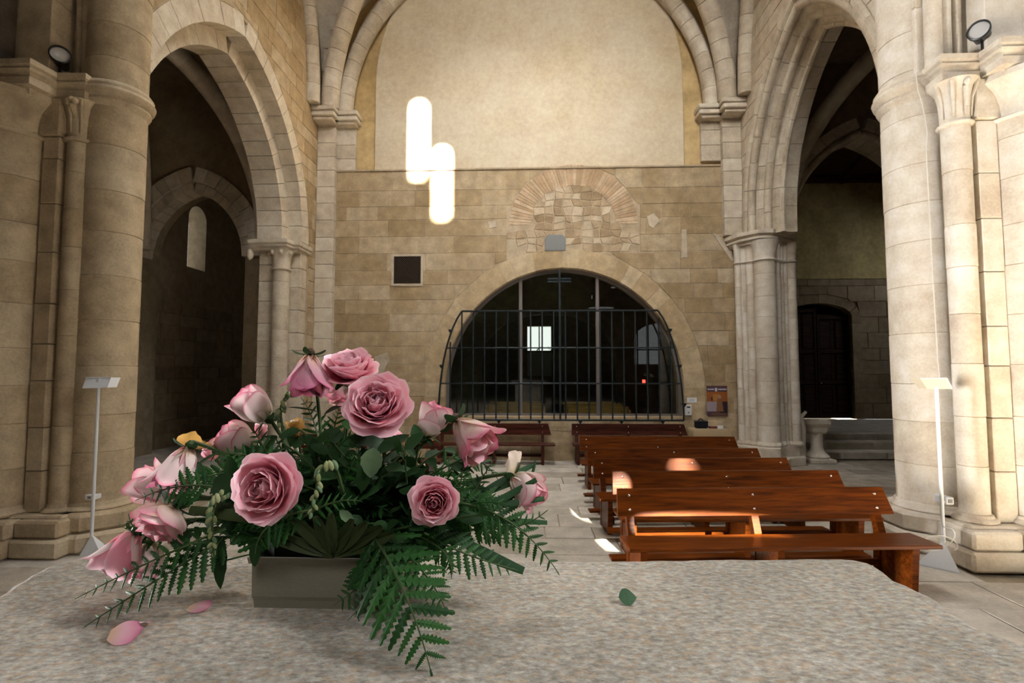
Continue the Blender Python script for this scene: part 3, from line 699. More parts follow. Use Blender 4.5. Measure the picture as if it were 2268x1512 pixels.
# pointed arch between the two bays of the right chapel
w3 = thing('wall_chapel_right_arch', None, None, kind='structure')
Yq = 12.65; mpQ = lambda u, v, b: Vector((u, Yq+b, v))
qa = aY(1905, 300, Yq); qx0 = hx(1757, Yq); qs = aY(1757, 528, Yq).z; qw = qa.x-qx0; qr = qa.z-qs
vf = notch(XR+.8, 14.2, -.05, 11, notch_pts(qa.x, qw, qr, qs, .3, -.05), mpQ, .03, .7); ob('wall_core', vf[0], vf[1], M_chapel, w3)
for s in (1, -1):
    h = arch_half(qa.x, qw, qr, qs, s, 18)
    voussoirs(w3, 'voussoir', h, [(0, .02), (.34, .02), (.34, .66), (0, .66)], mpQ, M_arch, 11, seed=81+s)
    voussoirs(w3, 'roll_moulding', h, roll(.05, 0, .09, 10), mpQ, M_arch, 11, smooth=True, seed=82+s)
    voussoirs(w3, 'voussoir', h, [(.16, -.10), (.42, -.10), (.42, .1), (.16, .1)], mpQ, M_arch, 11, seed=83+s)
for nm, b, mt in (('wall_chapel_right_side', box(14, 14.3, 5.2, 18, -.05, 11), M_chapel), ('wall_chapel_right_near', box(6.2, 14.3, 4.9, 5.2, -.05, 12.6), M_chapel), ('wall_chapel_right_nave', box(5.3, 5.6, D+.7, 18, -.05, 9.2), M_plasy), ('ceiling_chapel_right_bay', box(5.3, 14.3, 5.0, 12.8, 9.6, 9.9), M_chapel)):
    tag(ob(nm, b[0], b[1], mt), kind='structure')
rc = thing('ceiling_ribs_right', None, None, kind='structure')
chapel_rib((5.95, 12.35), (8.3, 9.4), 5.1, 4.0, .19, rc, M_arch)
chapel_rib((10.2, 12.35), (8.0, 9.4), 5.1, 4.0, .19, rc, M_arch)
roof = thing('ceiling_wood_roof', None, None, kind='structure')
zr = aY(1850, 398, Yd).z
for i in range(24):
    a = 5.4+.36*i; vf = box(a, a+.35, Yq+.5, Yd+.5, zr+.9, zr+.96)
    v_ = [(q[0], q[1], q[2]+(Yd-q[1])*.28-.85) for q in vf[0]]; ob('roof_board', v_, vf[1], M_roof, roof)
for i in range(6):
    a = 6.2+1.3*i; vf = box(a, a+.16, Yq+.5, Yd+.3, zr+.70, zr+.90)
    v_ = [(q[0], q[1], q[2]+(Yd-q[1])*.28-.85) for q in vf[0]]; ob('roof_beam', v_, vf[1], M_roof, roof)
vf = box(5.3, 14, Yd-.2, Yd, zr-.12, zr+.05); ob('wall_plate', vf[0], vf[1], M_roof, roof)
for k, (Y, z) in enumerate(((12.35, .17), (12.75, .34), (13.2, .5))):
    lab = ('lowest worn stone step below the chapel door', 'middle worn stone step below the chapel door', 'top stone step and landing before the chapel door')[k]
    t = thing('stone_step', lab, 'step', (8, Y, 0)); x = 5.98; rnd = random.Random(90+k); dep = (.40, .45, .48)[k]
    while x < 10.0:
        wd = rnd.uniform(1.0, 1.5); wd = 10.1-x if x+wd > 9.6 else wd
        vf = box(x+.004, x+wd-.004, Y, Y+dep-.003, 0, z, .018); ob('tread_stone', vf[0], vf[1], M_floor, t); x += wd
vf = box(5.65, 13.98, 13.70, 17.14, 0, .5); tag(ob('floor_chapel_right', vf[0], vf[1], M_floor), kind='structure')
# ------------------------------------------------------------------ outer shell behind the camera: choir wall with lancet windows, crossing arms
wa = thing('wall_choir', None, None, kind='structure')
YB = -5.0
def back(pt): k = (YB-pt.y)/SUN_DIR.y; return pt+SUN_DIR*k
top1 = back(aY(930, 213, D)); bot1 = back(aY(930, 400, D)); top2 = back(aY(981, 315, D)); bot2 = back(aY(981, 488, D))
def patch(x0, x1, y, z0, z1):                # window that throws its sun patch on the upright plane Y = y
    a, b = back(Vector((x0, y, z0))), back(Vector((x1, y, z1))); return ((a.x+b.x)/2, (b.x-a.x)/2, a.z, b.z)
up = [(top1.x, .14, bot1.z+.10, top1.z-.10), (top2.x, .14, bot2.z+.10, top2.z-.10)]
mid = [patch(1.90, 2.16, 7.05, .73, .83), patch(.98, 1.06, 6.15, .58, .80)]
low = [patch(.80, 2.2, 6.30, -.06, .06), patch(3.75, 6.8, 4.3, -2.2, .10)]
mpA = lambda u, v, b: Vector((u, YB-b, v))
zA = max(q[3] for q in low)+.04; zB = max(q[3] for q in mid)+.1
for band, za, zc in ((low, -.05, zA), (mid, zA, zB), (up, zB, 19.3)):
    band.sort(); edges = [-12]
    for q0, q1 in zip(band, band[1:]): edges.append((q0[0]+q0[1]+q1[0]-q1[1])/2)
    edges.append(14)
    for (c, wv, z0, z1), e0, e1 in zip(band, edges, edges[1:]):
        rs = min(wv, (z1-z0)*.4)
        vf = notch(e0, e1, z0, zc, notch_pts(c, wv, rs, z1-rs, 0, z0), mpA, 0, .12); ob('choir_wall', vf[0], vf[1], M_dim, wa)
        vf = box(e0, e1, YB-.12, YB, za, z0); ob('choir_wall', vf[0], vf[1], M_dim, wa)
for nm, b in (('wall_arm_left', box(-9.6, -9.2, -5.2, 4.0, -.05, 19.3)), ('wall_arm_right', box(8.6, 9.0, -5.2, 5.2, -.05, 19.3)), ('light_blocker_left_pier', box(-6.5, -6.1, 4.3, 5.7, -.05, 19.3)), ('wall_arm_left_end', box(-9.6, -6.2, 5.6, 6.0, -.05, 19.3)), ('wall_arm_right_end', box(5.6, 9.0, 5.75, 6.1, -.05, 19.3))):  # left stub is an added blocker that keeps lamp light off the left pier
    tag(ob(nm, b[0], b[1], M_dim), kind='structure')
vf = box(-4, 4, -4.9, 1.75, 0, .62, .02); tag(ob('floor_dais', vf[0], vf[1], M_floor), kind='structure')
# ------------------------------------------------------------------ glazed arch, room behind it, iron grille
def glassmat():
    m, N, Lk, b = nodes('window_glass'); N.remove(b); out = N['Material Output']
    tr = N.new('ShaderNodeBsdfTransparent'); tr.inputs[0].default_value = (.72, .80, .76, 1)
    gl = N.new('ShaderNodeBsdfGlossy'); gl.inputs['Roughness'].default_value = .0; gl.inputs[0].default_value = (.9, .95, 1, 1)
    fr = N.new('ShaderNodeFresnel'); fr.inputs[0].default_value = 1.6
    mx = N.new('ShaderNodeMixShader'); Lk.new(fr.outputs[0], mx.inputs[0]); Lk.new(tr.outputs[0], mx.inputs[1]); Lk.new(gl.outputs[0], mx.inputs[2]); Lk.new(mx.outputs[0], out.inputs[0])
    return m
M_glass = glassmat()
YG = D+.22
win = thing('window_1', None, None, kind='structure')
mpG = lambda u, v, b: Vector((u, YG+b, v))
zb0 = SILL+.03
for s in (1, -1):
    h = [(OC+s*OR_, zb0, s, 0)]+arch_half(OC, OR_, ORISE, OSP, s, 18)
    voussoirs(win, 'frame', h, [(-.075, 0), (.03, 0), (.03, .06), (-.075, .06)], mpG, M_alu, 10, gap=0, irregular=0)
mull = [aY(1153, 760, YG).x, aY(1324, 760, YG).x]
vf = box(OC-OR_, OC+OR_, YG, YG+.06, zb0, zb0+.05); ob('frame', vf[0], vf[1], M_alu, win)
def arc_z(x): q = (x-OC)/OR_; return OSP+ORISE*math.sqrt(max(0, 1-q*q))
for x in mull:
    vf = box(x-.04, x+.04, YG-.01, YG+.07, zb0, arc_z(x)-.03, .008); ob('mullion', vf[0], vf[1], M_alu, win)
xs = [OC-OR_+.03]+mull+[OC+OR_-.03]
for a, b in zip(xs, xs[1:]):
    n = 12; top = [(a+(b-a)*i/n, max(arc_z(a+(b-a)*i/n)-.03, zb0+.1)) for i in range(n+1)]
    poly = [(a, zb0+.04)]+top+[(b, zb0+.04)]
    v = [mpG(u, q, .028) for u, q in poly]; ob('pane', v, [tuple(range(len(poly)))], M_glass, win)
vf = box(OC-OR_, OC+OR_, D-.02, D+.3, SILL-.05, SILL+.03, .01); ob('window_sill', vf[0], vf[1], M_vous, win)
x = OC-OR_-.40; rnd = random.Random(77)
while x < OC+OR_+.3:
    wd = rnd.uniform(.35, .6); vf = box(x+.006, x+wd-.006, D-.012, D+.12, SILL-.29, SILL-.055, .008); ob('stone', vf[0], vf[1], M_vous, wb); x += wd
# room behind
M_room = stone('dim_room_plaster', [(.30, .27, .17), (.36, .33, .22), (.40, .37, .26)], rnd=0, bump=.1)
YR = D+10.5
rx0, rx1 = -4.2, 5.2
wr0, wr1 = aY(1168, 722, YR), aY(1221, 776, YR)
mpK = lambda u, v, b: Vector((u, YR+b, v))
kr = thing('wall_room_far', None, None, kind='structure')
for b in (box(rx0, wr0.x, YR, YR+.35, .3, 6.5), box(wr1.x, rx1, YR, YR+.35, .3, 6.5), box(wr0.x, wr1.x, YR, YR+.35, .3, wr1.z), box(wr0.x, wr1.x, YR, YR+.35, wr0.z, 6.5)): ob('wall_core', b[0], b[1], M_room, kr)
vf = box(wr0.x, wr1.x, YR+.2, YR+.25, (wr0.z+wr1.z)/2+.9, (wr0.z+wr1.z)/2+.92); 
mb = MB(); xm = (wr0.x+wr1.x)/2
mb.add(box(xm-.025, xm+.025, YR+.2, YR+.26, wr1.z, wr0.z)); ob('window_bar', mb.v, mb.f, M_iron, kr)
vf = box(wr0.x, wr1.x, YR-.06, YR, wr1.z-1.1, wr1.z-.1, .01); ob('pale_panel', vf[0], vf[1], M_paper, kr)
for nm, b in (('wall_room_left', box(rx0-.3, rx0, D+.75, YR+.3, .3, 6.5)), ('wall_room_right', box(rx1, rx1+.3, D+.75, YR+.3, .3, 6.5)), ('ceiling_room', box(rx0, rx1, D+.75, YR+.3, 6.2, 6.5)), ('floor_room', box(rx0, rx1, D+.6, YR+.3, .1, .35))):
    tag(ob(nm, b[0], b[1], M_room), kind='structure')
ar = thing('wall_room_arch', None, None, kind='structure')
Ym = D+6.5; mpM = lambda u, v, b: Vector((u, Ym+b, v))
mc = aY(1215, 760, Ym).x; mw = mc-aY(1068, 790, Ym).x; msp = aY(1068, 790, Ym).z; mri = aY(1215, 694, Ym).z-msp
vf = notch(rx0, rx1, .3, 6.3, notch_pts(mc, mw, mri, msp, .05, .3), mpM, .05, .5); ob('wall_core', vf[0], vf[1], M_room, ar)
for s in (1, -1): voussoirs(ar, 'voussoir', arch_half(mc, mw, mri, msp, s, 14), [(0, -.02), (.35, -.02), (.35, .4), (0, .4)], mpM, M_room, 9, seed=101+s)
M_ochre = wood('pale_pew_wood', (.22, .12, .03), (.32, .19, .055), (.40, .25, .08), .5)
for i in range(3):
    for j, (xa, xb) in enumerate(((-1.3, .35), (.95, 2.6))):
        Y = D+1.9+i*1.1
        t = thing('pew', ('first', 'second', 'third')[i]+' pale wooden pew behind the glass, '+('left' if j == 0 else 'right')+' side', 'pew', ((xa+xb)/2, Y, .35), group='pews behind the glass')
        for nm, b in (('backrest', box(xa, xb, Y+.30, Y+.34, .70, 1.08, .008)), ('seat', box(xa, xb, Y-.05, Y+.3, .72, .76, .008)), ('end_panel', box(xa, xa+.05, Y-.05, Y+.36, .35, 1.0, .01)), ('end_panel', box(xb-.05, xb, Y-.05, Y+.36, .35, 1.0, .01))):
            ob(nm, b[0], b[1], M_ochre, t)
M_red = plain('red_lamp_glass', (.8, .02, .01), .2, emit=((1, .03, .02), 9))
q = aY(1426, 845, D+2.2); t = thing('votive_lamp', 'small glowing red votive lamp hanging behind the arched glass', 'lamp', (q.x, q.y, q.z))
vf = lathe([(0, -.05), (.03, -.045), (.04, 0), (.036, .05), (0, .052)], 0, 0, 14); ob('red_glass', vf[0], vf[1], M_red, t, True, True)
vf = tube([(0, 0, .05), (0, 0, 6.2-q.z)], .006, 6); ob('chain', vf[0], vf[1], M_iron, t, False, True)
# foliage outside the far little window
M_leafy = plain('outdoor_foliage', (.16, .30, .05), .6)
rb_ = random.Random(55); V = []; Fc = []
for i in range(260):
    c = Vector((rb_.uniform(wr0.x-.6, wr1.x+.6), YR+2.2+rb_.uniform(0, .8), rb_.uniform(wr1.z-1, wr1.z+.05+.55*rb_.random()**2)))
    a = Vector((rb_.uniform(-1, 1), rb_.uniform(-1, 1), rb_.uniform(-1, 1))).normalized()*.09; b = a.cross(Vector((rb_.uniform(-1, 1), rb_.uniform(-1, 1), 1))).normalized()*.04
    n = len(V); V += [c-a, c+b, c+a, c-b]; Fc.append((n, n+1, n+2, n+3))
vf = box(wr0.x-2, wr1.x+2, YR+1.4, YR+4.0, wr1.z-1.4, wr1.z-1.0); tag(ob('floor_garden', vf[0], vf[1], M_leafy), kind='structure')
tag(ob('garden_shrub', V, Fc, M_leafy), 'green leafy shrub outside the small far window', 'shrub', kind='stuff')
# iron grille in front
YI = D-.28
gq = lambda x, y: aY(x, y, YI)
gt, gb = gq(1250, 688).z, gq(1250, 930).z; xl, xr = gq(971, 900).x, gq(1514, 900).x; gl_, gr_ = gq(1023, 688).x, gq(1457, 688).x
t = thing('window_grille', 'dark iron grille with cross projecting before the arched glass', 'grille', (OC, YI, gb))
def side_x(z, left):
    k = max(0, min(1, (z-gb)/(gt-gb))); e = (1-math.sqrt(max(0, 1-(k*.93)**2)))/(1-math.sqrt(1-.93**2))
    return xl+(gl_-xl)*e if left else xr+(gr_-xr)*e
def bar(a, b, r, name='bar'): vf = tube([a, b], r, 6); ob(name, vf[0], vf[1], M_iron, t)
zz = [gb+(gt-gb)*i/14 for i in range(15)]
for lf in (True, False):
    vf = tube([(side_x(z, lf), YI, z) for z in zz], .021, 6); ob('side_rail', vf[0], vf[1], M_iron, t)
bar((gl_, YI, gt), (gr_, YI, gt), .022, 'rail'); bar((xl, YI, gb), (xr, YI, gb), .022, 'rail')
for yy in (770, 849):
    z = gq(1250, yy).z
    bar((side_x(z, True), YI, z), (side_x(z, False), YI, z), .016, 'rail')
n = 21
for i in range(1, n):
    x = xl+(xr-xl)*i/n
    z1 = gt
    for z in reversed(zz):
        if side_x(z, True) <= x <= side_x(z, False): z1 = z; break
    bar((x, YI, gb), (x, YI, z1), .018)
xc = gq(1240, 760).x
vf = box(xc-.022, xc+.022, YI-.02, YI+.02, gb, gq(1240, 598).z); ob('cross_post', vf[0], vf[1], M_iron, t)
z = gq(1240, 620).z; a, b = gq(1213, 620).x, gq(1265, 620).x
for dz in (-.035, .03): vf = box(a, b, YI-.02, YI+.02, z+dz-.018, z+dz+.018); ob('cross_arm', vf[0], vf[1], M_iron, t)
for x, z in [(xl+(xr-xl)*(i+.5)/6, gb-.03) for i in range(6)]+[(side_x(z, True)-.03, z) for z in (gb+.35, gb+1.2, gb+2.0)]+[(side_x(z, False)+.03, z) for z in (gb+.35, gb+1.2, gb+2.0)]:
    mb = MB(); mb.add(tube([(x, YI, z), (x, D+.02, z)], .012, 6)); mb.add(lathe([(0, -.06), (.045, .0), (.045, .03), (0, .03)], 0, 0, 6))
    k = len(mb.v)-24
    for i in range(k, len(mb.v)): mb.v[i] = mb.v[i]+Vector((x, YI, z))
    mb.ob('wall_bracket', M_iron, t)
# small square window with lattice
w2_ = thing('window_2', None, None, kind='structure')
mb = MB(); fw = .055
for b in (box(sq0.x-fw, sq1.x+fw, D-.02, D+.1, sq0.z, sq0.z+fw), box(sq0.x-fw, sq1.x+fw, D-.02, D+.1, sq1.z-fw, sq1.z), box(sq0.x-fw, sq0.x, D-.02, D+.1, sq1.z, sq0.z), box(sq1.x, sq1.x+fw, D-.02, D+.1, sq1.z, sq0.z)): ob('frame_stone', b[0], b[1], M_patch, w2_)
vf = box(sq0.x, sq1.x, D+.002, D+.009, sq1.z, sq0.z); ob('dark_backing', vf[0], vf[1], M_dark, w2_)
M_brown = plain('brown_lattice', (.055, .035, .022), .6)
W_, H_ = sq1.x-sq0.x, sq0.z-sq1.z
for s in (1, -1):
    for i in range(-12, 13):
        o_ = i*.05*1.0; c0 = max(-W_/2, -H_/2-o_) if s > 0 else max(-W_/2, o_-H_/2); c1 = min(W_/2, H_/2-o_) if s > 0 else min(W_/2, o_+H_/2)
        if c1-c0 < .03: continue
        mx_, mz_ = (sq0.x+sq1.x)/2, (sq0.z+sq1.z)/2
        f_ = lambda c: (mx_+c, D-.010+.005*s, mz_+(c+o_ if s > 0 else o_-c))
        vf = tube([f_(c0), f_(c1)], .007, 4); ob('lattice_bar', vf[0], vf[1], M_brown, w2_)
# grey louvred vent
M_vent = plain('grey_vent', (.24, .245, .24), .6)
v0, v1 = p(1207, 556), p(1253, 519); t = thing('wall_vent', 'small grey louvred vent with clipped top above the glazed arch', 'vent', ((v0.x+v1.x)/2, D, v0.z))
poly = [(v0.x, v0.z), (v1.x, v0.z), (v1.x, v1.z-.09), (v1.x-.08, v1.z), (v0.x+.08, v1.z), (v0.x, v1.z-.09)]
vf = slab_poly(poly, mpB, -.02, .05, .012); ob('vent_plate', vf[0], vf[1], M_vent, t)
for i in range(8):
    x = v0.x+.04+(v1.x-v0.x-.08)*i/7; vf = box(x-.008, x+.008, D-.04, D-.015, v0.z+.03, v1.z-.04-(.05 if i in (0, 7) else 0)); ob('vent_slat', vf[0], vf[1], M_vent, t)
# poster, notice, wall unit
a, b = p(1564, 854), p(1611, 920); pw_, ph_ = b.x-a.x, a.z-b.z
t = thing('poster', 'curling colour poster of a robed figure taped to the stone wall', 'poster', (a.x, D-.03, b.z))
C = {k: plain('print_'+k, c, .35) for k, c in dict(dark=(.035, .022, .035), orange=(.35, .11, .025), gold=(.45, .20, .05), robe=(.24, .12, .055), pink=(.36, .30, .34), white=(.62, .62, .70), skin=(.40, .24, .20), plum=(.10, .05, .07)).items()}
nx_ = 10
v = []; f = []
for i in range(nx_+1):
    q = i/nx_; bend = .012*math.sin(math.pi*q)
    for e in (0, 1): v.append((a.x+pw_*q, D-.022-bend, b.z+ph_*e))
for i in range(nx_): f.append((2*i, 2*i+2, 2*i+3, 2*i+1))
v += [(q[0], q[1]+.004, q[2]) for q in v]; n0 = 2*nx_+2; f += [tuple(k+n0 for k in q)[::-1] for q in f]
ob('poster_sheet', v, f, C['plum'], t)
def pr(name, pts, c, lift):
    vv = [(a.x+pw_*x, D-.024-.012*math.sin(math.pi*x)-lift, b.z+ph_*y) for x, y in pts]; ob(name, vv, [tuple(range(len(pts)))], C[c], t)
def prr(name, x0, x1, y0, y1, c, lift, k=6):
    pts = [(x0+(x1-x0)*i/k, y0) for i in range(k+1)]+[(x1-(x1-x0)*i/k, y1) for i in range(k+1)]
    vv = [(a.x+pw_*x, D-.024-.012*math.sin(math.pi*x)-lift, b.z+ph_*y) for x, y in pts]
    ob(name, vv, [(i, i+1, 2*k-i, 2*k+1-i) for i in range(k)], C[c], t)
prr('printed_wall', .0, 1, .47, .80, 'orange', .001); prr('printed_glow', .3, .6, .5, .72, 'gold', .002); prr('printed_ground', 0, .62, .14, .47, 'pink', .001); prr('printed_dark', .62, 1, .08, .47, 'dark', .001)
prr('printed_niche', .2, .27, .5, .62, 'dark', .003); prr('printed_header', 0, 1, .80, .98, 'plum', .001)
pr('printed_robe', [(.44, .14), (.80, .14), (.74, .45), (.70, .60), (.52, .60), (.47, .42)], 'robe', .004)
pr('printed_head', [(.53, .58), (.69, .58), (.68, .66), (.61, .71), (.54, .66)], 'skin', .005)
for x0, x1 in ((.05, .12), (.14, .20), (.22, .30), (.32, .36), (.55, .60), (.62, .70), (.72, .78), (.80, .90), (.92, .97)): prr('printed_letter', x0, x1, .86, .905, 'white', .003, 1)
prr('printed_emblem', .40, .50, .81, .93, 'white', .003, 1)
prr('printed_footer', .2, .9, .04, .08, 'robe', .003)
a2, b2 = p(1521, 880), p(1543, 891); t = thing('notice_card', 'blank white card fixed above the switch unit on the wall', 'card', (a2.x, D-.02, b2.z))
vf = box(a2.x, b2.x, D-.018, D-.008, b2.z, a2.z, .002); ob('card', vf[0], vf[1], M_paper, t)
for k in range(2): vf = box(a2.x+.05, b2.x-.06, D-.0195, D-.0175, a2.z-.045-.03*k, a2.z-.037-.03*k); ob('faint_line', vf[0], vf[1], M_vent, t)
a2, b2 = p(1516, 896), p(1531, 919); t = thing('wall_switch', 'white wall control unit with dark display beside the grille', 'switch', (a2.x, D-.03, b2.z))
vf = box(a2.x, b2.x, D-.05, D, b2.z, a2.z, .008); ob('housing', vf[0], vf[1], M_white, t)
vf = box(a2.x+.035, b2.x-.035, D-.053, D-.049, a2.z-.065, a2.z-.035); ob('display', vf[0], vf[1], M_dark, t)
vf = box((a2.x+b2.x)/2-.012, (a2.x+b2.x)/2+.012, D-.055, D-.049, b2.z+.05, b2.z+.075); ob('button', vf[0], vf[1], M_dark, t)
# small cloth-covered table with bag and paper
M_cloth = plain('beige_cloth', (.50, .38, .22), .9); M_navy = plain('black_bag_fabric', (.008, .009, .016), .6); M_maroon = plain('maroon_cloth', (.16, .03, .03), .8)
a2, b2 = aY(1532, 948, D-.35), aY(1606, 948, D-.35); zt_ = a2.z
t = thing('side_table', 'small low table under a beige cloth below the poster', 'table', ((a2.x+b2.x)/2, D-.3, 0))
V = []; Fc = []; n = 26; per = [(a2.x, D-.5), (b2.x, D-.5), (b2.x, D-.06), (a2.x, D-.06)]
ring = []
for k in range(4):
    for i in range(8): q = i/8; ring.append((per[k][0]+(per[(k+1) % 4][0]-per[k][0])*q, per[k][1]+(per[(k+1) % 4][1]-per[k][1])*q))
rn = len(ring); cxm, cym = (a2.x+b2.x)/2, D-.28
for lvl, (sc_, dz) in enumerate(((1.0, 0), (1.03, -.015), (1.05, -.10), (1.07, -.18))):
    for i, (x, y) in enumerate(ring):
        wv = 1+.02*lvl*math.sin(i*2.4)*.6; V.append((cxm+(x-cxm)*sc_*wv, cym+(y-cym)*(sc_ if y < D-.1 else 1.0), zt_+dz-(.01*math.sin(i*1.7) if lvl == 3 else 0)))
for k in range(3):
    for i in range(rn): j = (i+1) % rn; Fc.append((k*rn+i, k*rn+j, (k+1)*rn+j, (k+1)*rn+i))
Fc.append(tuple(range(rn))); ob('tablecloth', V, Fc, M_cloth, t, True)
for x in (a2.x+.07, b2.x-.07):
    for y in (D-.43, D-.12): vf = box(x-.025, x+.025, y-.025, y+.025, 0, zt_-.012); ob('leg', vf[0], vf[1], M_wooddk, t)
c = aY(1553, 947, D-.32); t = thing('bag', 'small black camera bag standing on the cloth-covered table', 'bag', (c.x, D-.32, zt_))
vf = box(c.x-.13, c.x+.13, D-.42, D-.22, zt_, zt_+.15, .03); ob('body', vf[0], vf[1], M_navy, t)
vf = box(c.x-.135, c.x+.135, D-.425, D-.215, zt_+.12, zt_+.16, .018); ob('flap', vf[0], vf[1], M_navy, t)
vf = tube(bez((c.x-.06, D-.32, zt_+.155), (c.x-.02, D-.32, zt_+.25), (c.x+.05, D-.32, zt_+.155), 8), .012, 6); ob('handle', vf[0], vf[1], M_navy, t, True)
c = aY(1580, 946, D-.36); vf = box(c.x-.09, c.x+.10, D-.42, D-.28, zt_, zt_+.035, .012); tag(ob('folded_cloth', vf[0], vf[1], M_maroon), 'dark red folded cloth beside the black bag on the table', 'cloth')
c = aY(1592, 944, D-.34); vf = box(c.x-.06, c.x+.06, D-.44, D-.425, zt_+.0, zt_+.07, .003); tag(ob('leaflet', vf[0], vf[1], M_paper), 'pale leaflet leaning on the red cloth on the table', 'leaflet')
# holy water font
fq = aZ(1757, 1010, 0); fx, fy = fq.x+.12, 11.95
t = thing('water_font', 'weathered stone font with square basin on a short column by the steps', 'font', (fx, fy, 0))
vf = prism([(fx-.28, fy-.26), (fx+.28, fy-.26), (fx+.24, fy+.2), (fx-.24, fy+.2)], 0, .10, .02); ob('foot', vf[0], vf[1], M_pier, t)
vf = lathe([(.24, .10), (.25, .14), (.21, .19), (.15, .24), (.12, .34), (.125, .62), (.13, .66)], fx, fy, 20); ob('column', vf[0], vf[1], M_pier, t, True)
sqr = lambda r: [(fx-r, fy-r), (fx+r, fy-r), (fx+r, fy+r), (fx-r, fy+r)]
V = []; Fc = []
prf = [(.12, .64), (.15, .68), (.17, .78), (.21, .86), (.21, .94), (.17, .94), (.14, .88)]
for r_, z_ in prf: V += [(x, y, z_) for x, y in sqr(r_)]
for k in range(len(prf)-1):
    for i in range(4): Fc.append((k*4+i, k*4+(i+1) % 4, k*4+4+(i+1) % 4, k*4+4+i))
Fc.append((24, 25, 26, 27)); ob('basin', V, Fc, M_pier, t)
V, Fc = tube([(fx-.26, fy+.12, .05), (fx-.27, fy+.1, .4), (fx-.24, fy+.08, .75), (fx-.30, fy+.05, 1.0), (fx-.20, fy+.02, 1.12)], [.10, .07, .06, .05, .03], 10); ob('carved_creature', V, Fc, M_pier, t, True)
# ------------------------------------------------------------------ benches
def make_bench(label, xc, yc, rz, L, mat, group, sup=(-.93, 0, .93), kneeler=True, tilt=.09):
    t = thing('bench', label, 'bench', (xc, yc, 0), rz, group)      # local: seat towards -Y, back plank at +Y
    h = L/2; lo = dict(local=True)
    zt0, zb_ = .85, .60
    dy = lambda z: tilt*(z-.45)/.4
    V = []; Fc = []
    # back plank with slightly splayed ends
    def quad(x0, x1, x2, x3, y0, y1):
        return [(x0, y0+dy(zb_), zb_), (x1, y0+dy(zb_), zb_), (x2, y0+dy(zt0), zt0), (x3, y0+dy(zt0), zt0), (x0, y1+dy(zb_), zb_), (x1, y1+dy(zb_), zb_), (x2, y1+dy(zt0), zt0), (x3, y1+dy(zt0), zt0)]
    V = quad(-h-.01, h+.05, h-.02, -h, -.018, .018)
    br_ = ob('backrest', V, [(0, 1, 2, 3), (7, 6, 5, 4), (0, 4, 5, 1), (1, 5, 6, 2), (2, 6, 7, 3), (3, 7, 4, 0)], mat, t, **lo)
    vf = box(-h-.02, h+.12, -.46, -.08, .415, .45, .006); ob('seat', vf[0], vf[1], mat, t, **lo)
    for q in sup:
        x = q*(h-.02)
        vf = ([(x-.035, -.02+dy(z)+e, z) for z in (0,) for e in ()], [])
        V = []; 
        for (z, y0, y1) in ((.0, -.03, .07), (.44, -.03, .05), (.80, .018+dy(.80), .075+dy(.80))):
            V += [(x-.035, y0, z), (x+.035, y0, z), (x+.035, y1, z), (x-.035, y1, z)]
        Fc = [(0, 1, 2, 3), (8, 9, 10, 11)]+[(k*4+i, k*4+(i+1) % 4, k*4+4+(i+1) % 4, k*4+4+i) for k in (0, 1) for i in range(4)]
        ob('back_post', V, Fc, mat, t, **lo)
        V = []
        for (z, y0, y1) in ((.0, -.40, -.02), (.415, -.44, -.06)): V += [(x-.03, y0, z), (x+.03, y0, z), (x+.03, y1, z), (x-.03, y1, z)]
        ob('leg_panel', V, [(0, 1, 2, 3), (4, 5, 6, 7)]+[(i, (i+1) % 4, 4+(i+1) % 4, 4+i) for i in range(4)], mat, t, **lo)
        for z in (.66, .79):
            vf = xform(ellipsoid((0, 0, 0), .013, .008, .013, 10, 6), Matrix.Translation((x, -.020+dy(z), z))); ob('bolt', vf[0], vf[1], M_steel, br_, True, True)
    vf = box(-h+.1, h-.1, -.02, .02, .12, .18, .004); ob('stretcher', vf[0], vf[1], mat, t, **lo)
    if kneeler:
        vf = box(-h-.03, h-.05, .22, .36, .10, .13, .004); ob('kneeler', vf[0], vf[1], mat, t, **lo)
        for q in sup:
            x = q*(h-.15); vf = box(x-.03, x+.03, .02, .34, .0, .10, .004); ob('kneeler_foot', vf[0], vf[1], mat, t, **lo)
    return t
BL = [((1371, 1085), (1947, 1075), 'nearest'), ((1357, 1043), (1858, 1041), 'second'), ((1315, 1015), (1745, 1013), 'third'), ((1302, 993), (1680, 992), 'fourth'), ((1284, 967), (1623, 970), 'fifth')]
EX = (' brown wooden bench in the right row, closest to the altar', ' brown bench of the right row, sun on its left end', ' brown bench of the right row, sun patch at its middle', ' brown bench of the right row counted from the altar', ' brown bench of the right row, farthest but the wall bench')
for k, (l, r, nm) in enumerate(BL):
    a, b = aZ(*l, .85), aZ(*r, .85)
    if k == 4: a = aZ(1284, 965, .85); b = aZ(1623, 965, .85); b.y = a.y
    ang = math.atan2(b.y-a.y, b.x-a.x); L = math.hypot(b.x-a.x, b.y-a.y); tl = .09
    make_bench(nm+EX[k], (a.x+b.x)/2, (a.y+b.y)/2-.09, min(ang, R(4.0)), L, M_wood, 'benches in the right row')
a, b = aY(1266, 938, D-.12), aY(1515, 938, D-.12)
make_bench('dark brown bench against the end wall under the right half of the grille', (a.x+b.x)/2, D-.22, 0, b.x-a.x, M_wooddk, 'benches against the end wall', kneeler=False, tilt=.05)
b = aY(1218, 938, D-.12)
make_bench('dark brown bench against the end wall behind the flowers', b.x-1.3, D-.22, 0, 2.55, M_wooddk, 'benches against the end wall', sup=(-.9, .05, .9), kneeler=False, tilt=.05)
b = aZ(972, 962, .85)
make_bench('dark red brown bench in the left row, mostly hidden behind the flowers', b.x-1.3, b.y-.09, 0, 2.6, M_wooddk, 'benches in the left row')
